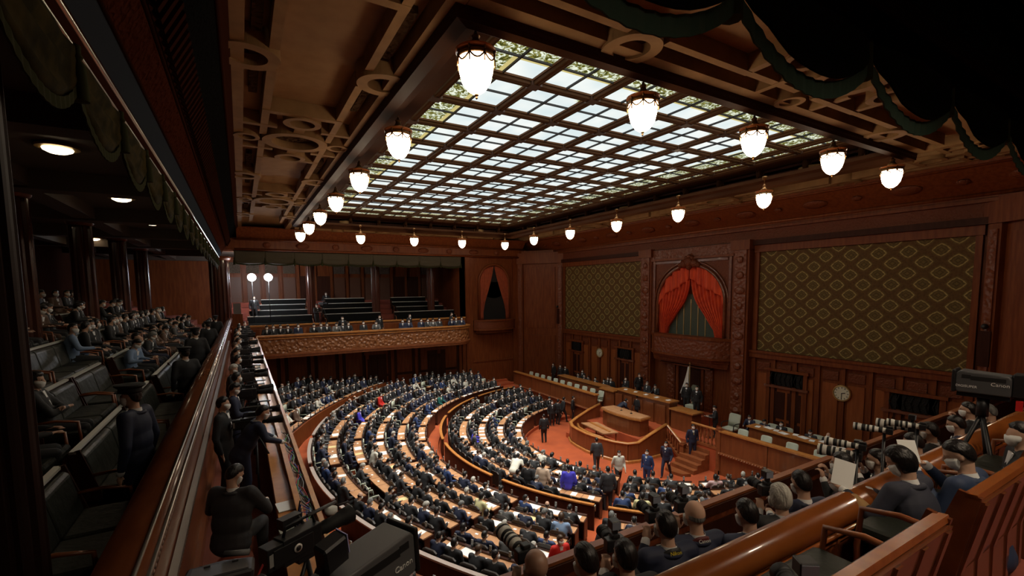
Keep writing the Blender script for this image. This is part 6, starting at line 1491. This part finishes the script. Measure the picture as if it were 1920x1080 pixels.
# ---------------- photographers along the near parapet
cam_p = {}
def still_camera(lb, loc, rot, white=False, flash=True, big=False):
    """lens towards +Y, held at the origin"""
    t = thing('stills_camera', lb, 'camera', loc); t.rotation_euler = rot
    mb = MB(); mb.box(-.075, .075, -.035, .035, -.05, .045); mb.box(-.03, .03, -.03, .035, .045, .075); mb.box(.045, .078, -.03, .06, -.05, .04); o = mb.build('camera_body', BLK, t); bv = o.modifiers.new('b', 'BEVEL'); bv.width = .008; bv.segments = 2
    Rx = Matrix.Rotation(-pi/2, 3, 'X'); L = .34 if big else .17; r = .055 if big else .042
    mb = MB(); mb.lathe([(r*.8, 0), (r*.8, L*.3), (r, L*.34), (r, L*.62)], (0, .035, -.005), 16, 0, Rx); mb.build('lens_barrel', WHL if white else BLR, t)
    mb = MB(); mb.lathe([(r*1.02, L*.62), (r*1.02, L*.72), (r*.95, L*.74)], (0, .035, -.005), 16, 0, Rx); mb.build('grip_ring', BLR, t); mb = MB(); mb.lathe([(r*.84, L*.10), (r*.84, L*.22)], (0, .035, -.005), 16, 0, Rx); mb.build('grip_ring', BLR, t)
    mb = MB(); mb.lathe([(r, L*.74), (r*1.12, L*.80), (r*1.15, L), (r*1.08, L), (r*1.0, L*.85), (.0001, L*.84)], (0, .035, -.005), 16, 0, Rx); mb.build('lens_hood', WHL if white else BLK, t)
    if big and white:
        for z0 in (.34, .50, .86): mb = MB(); rr_ = r*(1.03 if z0 < .8 else 1.17); mb.lathe([(rr_, L*z0), (rr_, L*(z0+.07))], (0, .035, -.005), 16, 0, Rx); mb.build('grip_ring', BLR, t)
    if flash: mb = MB(); mb.box(-.02, .02, -.015, .02, .075, .11); mb.box(-.037, .037, -.025, .045, .11, .175); o = mb.build('flash_unit', BLK, t); bv = o.modifiers.new('b', 'BEVEL'); bv.width = .005; mb = MB(); mb.box(-.034, .034, -.030, -.025, .115, .168); mb.build('flash_display', mat('flash_display', (.22, .24, .30), .4), t)
    return t
PH = dict(hr=(0, -4, 0), WL=(-.085, .235, 1.40), WR=(.105, .215, 1.42), EL=(-.25, .10, 1.12), ER=(.26, .08, 1.14), DL=(.30, .25, .85), DR=(-.35, .35, .85), UL=(-.3, -1, .2), UR=(.3, -1, .2), curl=.8)
FPH = kit(figure(std(6, **PH), True, .0105, .30), True)
FBK = kit(figure(std(10, (0, -16, 0), WL=(-.15, .34, 1.18), WR=(.17, .33, 1.15), EL=(-.28, .08, 1.12), ER=(.28, .06, 1.12)), True, .0125, .30), True)
def local_pt(o, v):
    return o.matrix_basis@Vector(v)
def photographer(px, py, face, label, suit='black', hair='short', hm=None, F=None, zf=PF, sc_=1., cam_=None, mask=True, tz=None, **kw):
    F = F or FPH; hz = zf+F['Hc'].z*sc_; q = atZ(px, py, hz); rz = rzv(*face); hc = Matrix.Rotation(rz, 3, 'Z')@(F['Hc']*sc_)
    o = person(F, (q.x-hc.x, q.y-hc.y, zf), rz, label, suit, hair, hm, mask=mask, sc_=sc_, tie=None, **kw)
    if cam_ is not None:
        c = Matrix.Rotation(rz, 3, 'Z')@((F['Hc']+Vector((.01, .165, .0)))*sc_)
        still_camera(cam_, (q.x-hc.x+c.x, q.y-hc.y+c.y, zf+c.z), (0, 0, rz), **{k: v for k, v in (tz or {}).items()})
    return o
def strap(o, F, m, txt=None, tm=None, lb=''):
    mb = MB(); T = F['T']; f = T@Vector((0, 1, 0)); sd = T@Vector((1, 0, 0)); c = F['N']+F['up']*.015; n = 24; vs = []
    for k in range(n):
        a = pi+pi*1.0*k/(n-1)-.0; q = sd*cos(a)*.098+f*sin(a)*.085; z = F['up']*(-.035+.0*k)
        dn = -F['up']*.0-F['up']*(.06*abs(cos(a))**3)
        vs += [c+q+z+dn, c+q*.92+z+dn+F['up']*.048]
    K = len(vs); vs2 = [v+(v-c).normalized()*.006 for v in vs]
    fs = [(2*k, 2*k+2, 2*k+3, 2*k+1) for k in range(n-1)]; mb.add(vs+vs2, fs+[tuple(i+K for i in reversed(f_)) for f_ in fs]+[(2*k, K+2*k, K+2*k+2, 2*k+2) for k in range(n-1)]+[(2*k+1, 2*k+3, K+2*k+3, K+2*k+1) for k in range(n-1)], True)
    mb.build('neck_strap', m, o)
    if txt: 
        me = text_mesh(txt, .040, .001); me.materials.clear(); me.materials.append(tm or WHT)
        p = c-f*.088+F['up']*(-.018); l_ = link('strap_lettering', me, o, p-f*.012); l_.rotation_euler = (pi/2-.2, 0, 0)
BALD = mat('tanned_scalp', (.34, .19, .13), .4)
o = photographer(1005, 1062, (.05, 1), 'bald-headed photographer with a striped white lens, bottom edge of the view', 'black', None, mask=True, cam_='stills camera with black and white striped lens held by the bald photographer', tz=dict(white=True, big=True, flash=False), skin=BALD)
photographer(1098, 1050, (0, 1), 'black-haired photographer with dark red strap, second from the left at the bottom', 'black', 'short', F=FBK)
o = photographer(1172, 1042, (.25, 1), 'black-haired photographer with a red lettered camera strap round the neck', 'black', 'short', cam_='stills camera with flash raised by the red-strapped photographer', tz=dict(flash=True)); strap(o, FPH, mat('red_strap', (.35, .03, .03), .6), 'Canon')
o = photographer(1248, 985, (.25, 1), 'photographer in navy suit with yellow lettered strap raising a camera', 'navy', 'short', cam_='stills camera with flash held by the yellow-strapped photographer'); strap(o, FPH, mat('black_strap', (.03, .03, .03), .6), 'Nikon', mat('yellow_letters', (.75, .60, .05), .5))
o = photographer(1302, 965, (.3, 1), 'bald photographer in navy blazer with lettered black strap', SU['navy'], 'bald', HAIRG, cam_='stills camera with flash and display held by the bald photographer in blazer'); strap(o, FPH, mat('black_red_strap', (.10, .015, .015), .6), 'Canon')
photographer(1400, 962, (.3, 1), 'black-haired person in navy jacket with loosened mask strings, right of the bald photographer', 'navy', 'short', F=FBK, cam_=None)
photographer(1462, 932, (.35, 1), 'person with long white-grey hair photographing from behind the rail', 'black', 'bob', HAIRW, cam_='black stills camera with large flash held by the white-haired person', tz=dict(flash=True))
photographer(1502, 905, (.4, 1), 'black-haired person in navy shirt right of the white-haired one', 'navy', 'short', F=FBK)
photographer(1578, 868, (-.35, 1), 'masked person with cropped hair in profile facing left at the press row', 'black', 'short')
photographer(1575, 898, (-.5, 1), 'masked black-haired person bending left just above the glossy rail', 'black', 'short', HAIRG, F=FBK)
photographer(1645, 862, (-.3, 1), 'masked person with black hair and dark jacket behind a white telephoto lens', 'black', 'short', F=FPH, cam_='stills camera with white telephoto, lowest of the lens row', tz=dict(white=True, big=True))
photographer(1712, 830, (-.3, 1), 'masked short-haired person in black looking down beside the telephoto lenses', 'black', 'short', F=FBK)
photographer(1742, 808, (-.2, 1), 'crouching person in black aiming the longest white telephoto lens', 'black', 'short', F=FPH, cam_='stills camera with long black and white telephoto lens, highest of the lens row', tz=dict(white=True, big=True))
photographer(1792, 795, (-.2, 1), 'masked person in navy suit with white collar among the right photographers', 'navy', 'short', F=FBK)
photographer(1815, 768, (-.2, 1), 'person in black behind a small camera below the broadcast camera', 'black', 'short')
photographer(1852, 772, (-.2, 1), 'grey-cropped masked person in black below the broadcast camera', 'black', 'short', HAIRG, F=FBK)
for k, (px, py, d, lb) in enumerate(((1668, 808, 4.6, 'white telephoto lens camera pointing left on a tripod, upper middle of the lens row'), (1730, 800, 4.8, 'second white telephoto lens camera pointing left, overlapping the upper one'), (1618, 838, 4.2, 'white telephoto lens camera pointing left, far left of the lens row'))):
    q = Vector((0, 0, H))+ray(px, py)*d; t = still_camera(lb, q, (0, 0, .30), True, False, True); t.scale = (.62, .78, .62); mb = MB(); mb.tube([(0, .05, -.05), (0, .05, -(q.z-PF)/.62)], .018, 6); mb.build('monopod', BLK, t)
# ---------------- people and benches in the camera's own gallery (lower right)
rd = kit(figure(sit(16, (22, -26, 0), WL=(-.16, .34, 1.02), WR=(.02, .33, 1.02), EL=(-.27, .12, .76), ER=(.22, .14, .74), DL=(.3, .7, .5), DR=(-.5, .6, .4), UL=(-.6, -.3, .6), UR=(.6, -.3, .6)), True, .0105, .35), True)
rdw = kit(figure(sit(18, (14, -32, 0), WL=(-.24, .42, .86), WR=(-.02, .36, .84), EL=(-.32, .14, .76), ER=(.24, .16, .72), DL=(.2, .8, .3), DR=(-.7, .5, .2)), True, .0105, .35), True)
def seated_near(F, px, py, zf, face, label, suit, hair, hm=None, sc_=1.):
    hz = zf+F['Hc'].z*sc_; q = atZ(px, py, hz); rz = rzv(*face); hc = Matrix.Rotation(rz, 3, 'Z')@(F['Hc']*sc_)
    return person(F, (q.x-hc.x, q.y-hc.y, zf), rz, label, suit, hair, hm, sc_=sc_, tie=None, eyes=False)
NAVB = mat('muted_blue_suit', (.022, .040, .095), .7); NAVD = mat('dull_navy_suit', (.028, .030, .050), .75)
w1 = seated_near(rdw, 1688, 864, 6.42, (.12, 1), 'dark-bobbed person in dull navy suit with tan armband reading stapled sheets', NAVD, 'bob', sc_=1.0)
w2 = seated_near(rd, 1797, 852, 6.42, (.02, 1), 'black-haired masked person in blue suit holding a folded white page', NAVB, 'short', sc_=1.02)
def paper_at(F, o, v, rot, lb, w_=.21, h_=.297):
    mb = MB(); mb.box(-w_/2, w_/2, -.002, .002, -h_/2, h_/2); p = o.matrix_basis@Vector(v); e = Euler((0, 0, o.rotation_euler.z)).to_matrix()@Euler(rot).to_matrix(); b = mb.build('document', PAP, None, p, e.to_euler()); return tag(b, lb, 'document')
paper_at(rd, w2, (-.06, .42, 1.12), (-.55, 0, -.7), 'folded white page held up by the masked person in the blue suit', .14, .2)
paper_at(rdw, w1, (-.18, .46, .98), (-.5, .25, -.8), 'stapled white sheets held by the person with the tan armband', .16, .22)
mb = MB(); E_, W_ = Vector((.24, .16, .72)), Vector((-.02, .36, .84)); a_ = Vector((.19, 0, 0)); E_, W_ = Vector((-.32, .14, .76)), Vector((-.24, .42, .86)); capsule(mb, E_.lerp(W_, .30), .056, E_.lerp(W_, .62), .053, 16); mb.build('armband', mat('tan_armband', (.42, .24, .09), .7), w1)
nb = make_bench(1.35, LEA, 1, WRL, WR); nb.location = (2.68, 1.15, 6.76); nb.rotation_euler = (0, 0, pi/2); tag(nb, 'panelled wooden gallery bench with orange top rail, lowest in the right corner', 'bench', 'near gallery benches')
dup(nb, (4.55, 1.15, 6.76), pi/2, 'panelled wooden gallery bench behind the masked person in blue suit'); 
dup(nb, (6.1, 1.15, 6.76), pi/2, 'panelled wooden gallery bench, third along at the right edge')
for b_ in (nb,):
    pass
mb = MB(); mb.box(1.2, 9, .1, 1.62, GF, 6.76, 0); mb.box(1.2, 9, -6, .1, GF, 6.9, 0); struct('floor_near_step', mb, CPP)
mb = MB()
seated_near(PS[1], 1912, 815, 6.42, (-.5, 1), 'masked person in dark suit at the far right edge of the view', 'black', 'short')
# flash unit poking up at the bottom right
q = Vector((0, 0, H))+ray(1512, 1075)*1.9; t = still_camera('camera with tilted black flash unit at the bottom right, nearest the lens', (q.x, q.y, q.z-.12), (0, 0, -.6)); mb = MB(); mb.tube([(0, 0, -.05), (0, 0, -(q.z-.12-GF))], .015, 6); mb.build('monopod', BLK, t)
# ---------------- far gallery television lights
for k, (px, py) in enumerate(((472, 520), (503, 520))):
    p = atY(px, py, 35.3); t = thing('floodlight', f'dazzling white television floodlight on a stand in the far left gallery, {("left", "right")[k]} one', 'floodlight', p)
    d = Vector((12, -22, -9)).normalized(); Rm = d.to_track_quat('Z', 'Y').to_matrix()
    mb = MB(); mb.lathe([(.0001, .0), (.20, .0)], (0, 0, 0), 20, 0, Rm); mb.ball((0, 0, 0), .25, mi=0); mb.build('lamp_face', mat('floodlight_glow', (1, 1, 1), .5, emis=(.93, .96, 1), es=110), t)
    mb = MB(); mb.lathe([(.05, -.24), (.12, -.17), (.14, -.10), (.10, -.10)], (0, 0, 0), 20, 0, Rm); mb.build('housing', BLK, t)
    mb = MB(); mb.tube([(0, 0, -.2), (0, 0, -3.0)], .02, 6); mb.build('stand', BLK, t)
vcam('video camera with pale hood on a tripod in the far gallery centre gap', (4.95, 34.9, 8.0), radians(-50), 1.6)
person(PST[3], (4.55, 35.1, GF+.1), rzv(.6, -1), 'camera operator beside the far gallery video camera', 'black', 'short', tie=None)
person(PST[0], (5.9, 39.7, 7.2), rzv(0, -1), 'attendant in black standing before the back wall of the far gallery', 'black', 'short', tie=None)
person(PST[0], (.75, 36.3, 7.0), rzv(0, -1), 'person in black under the television floodlights, behind the black benches', 'black', 'short', tie=None)
t = thing('lectern_box', 'small clear box on a wooden pedestal at the corner of the left and far galleries', 'box', (-.25, 33.0, PF)); mb = MB(); mb.box(-.28, .28, -.2, .2, 0, 2.1); mb.build('pedestal', WD, t); mb = MB(); mb.box(-.2, .2, -.15, .15, 2.1, 2.75); mb.build('clear_box', mat('clear_acrylic', (.16, .15, .15), .15), t)
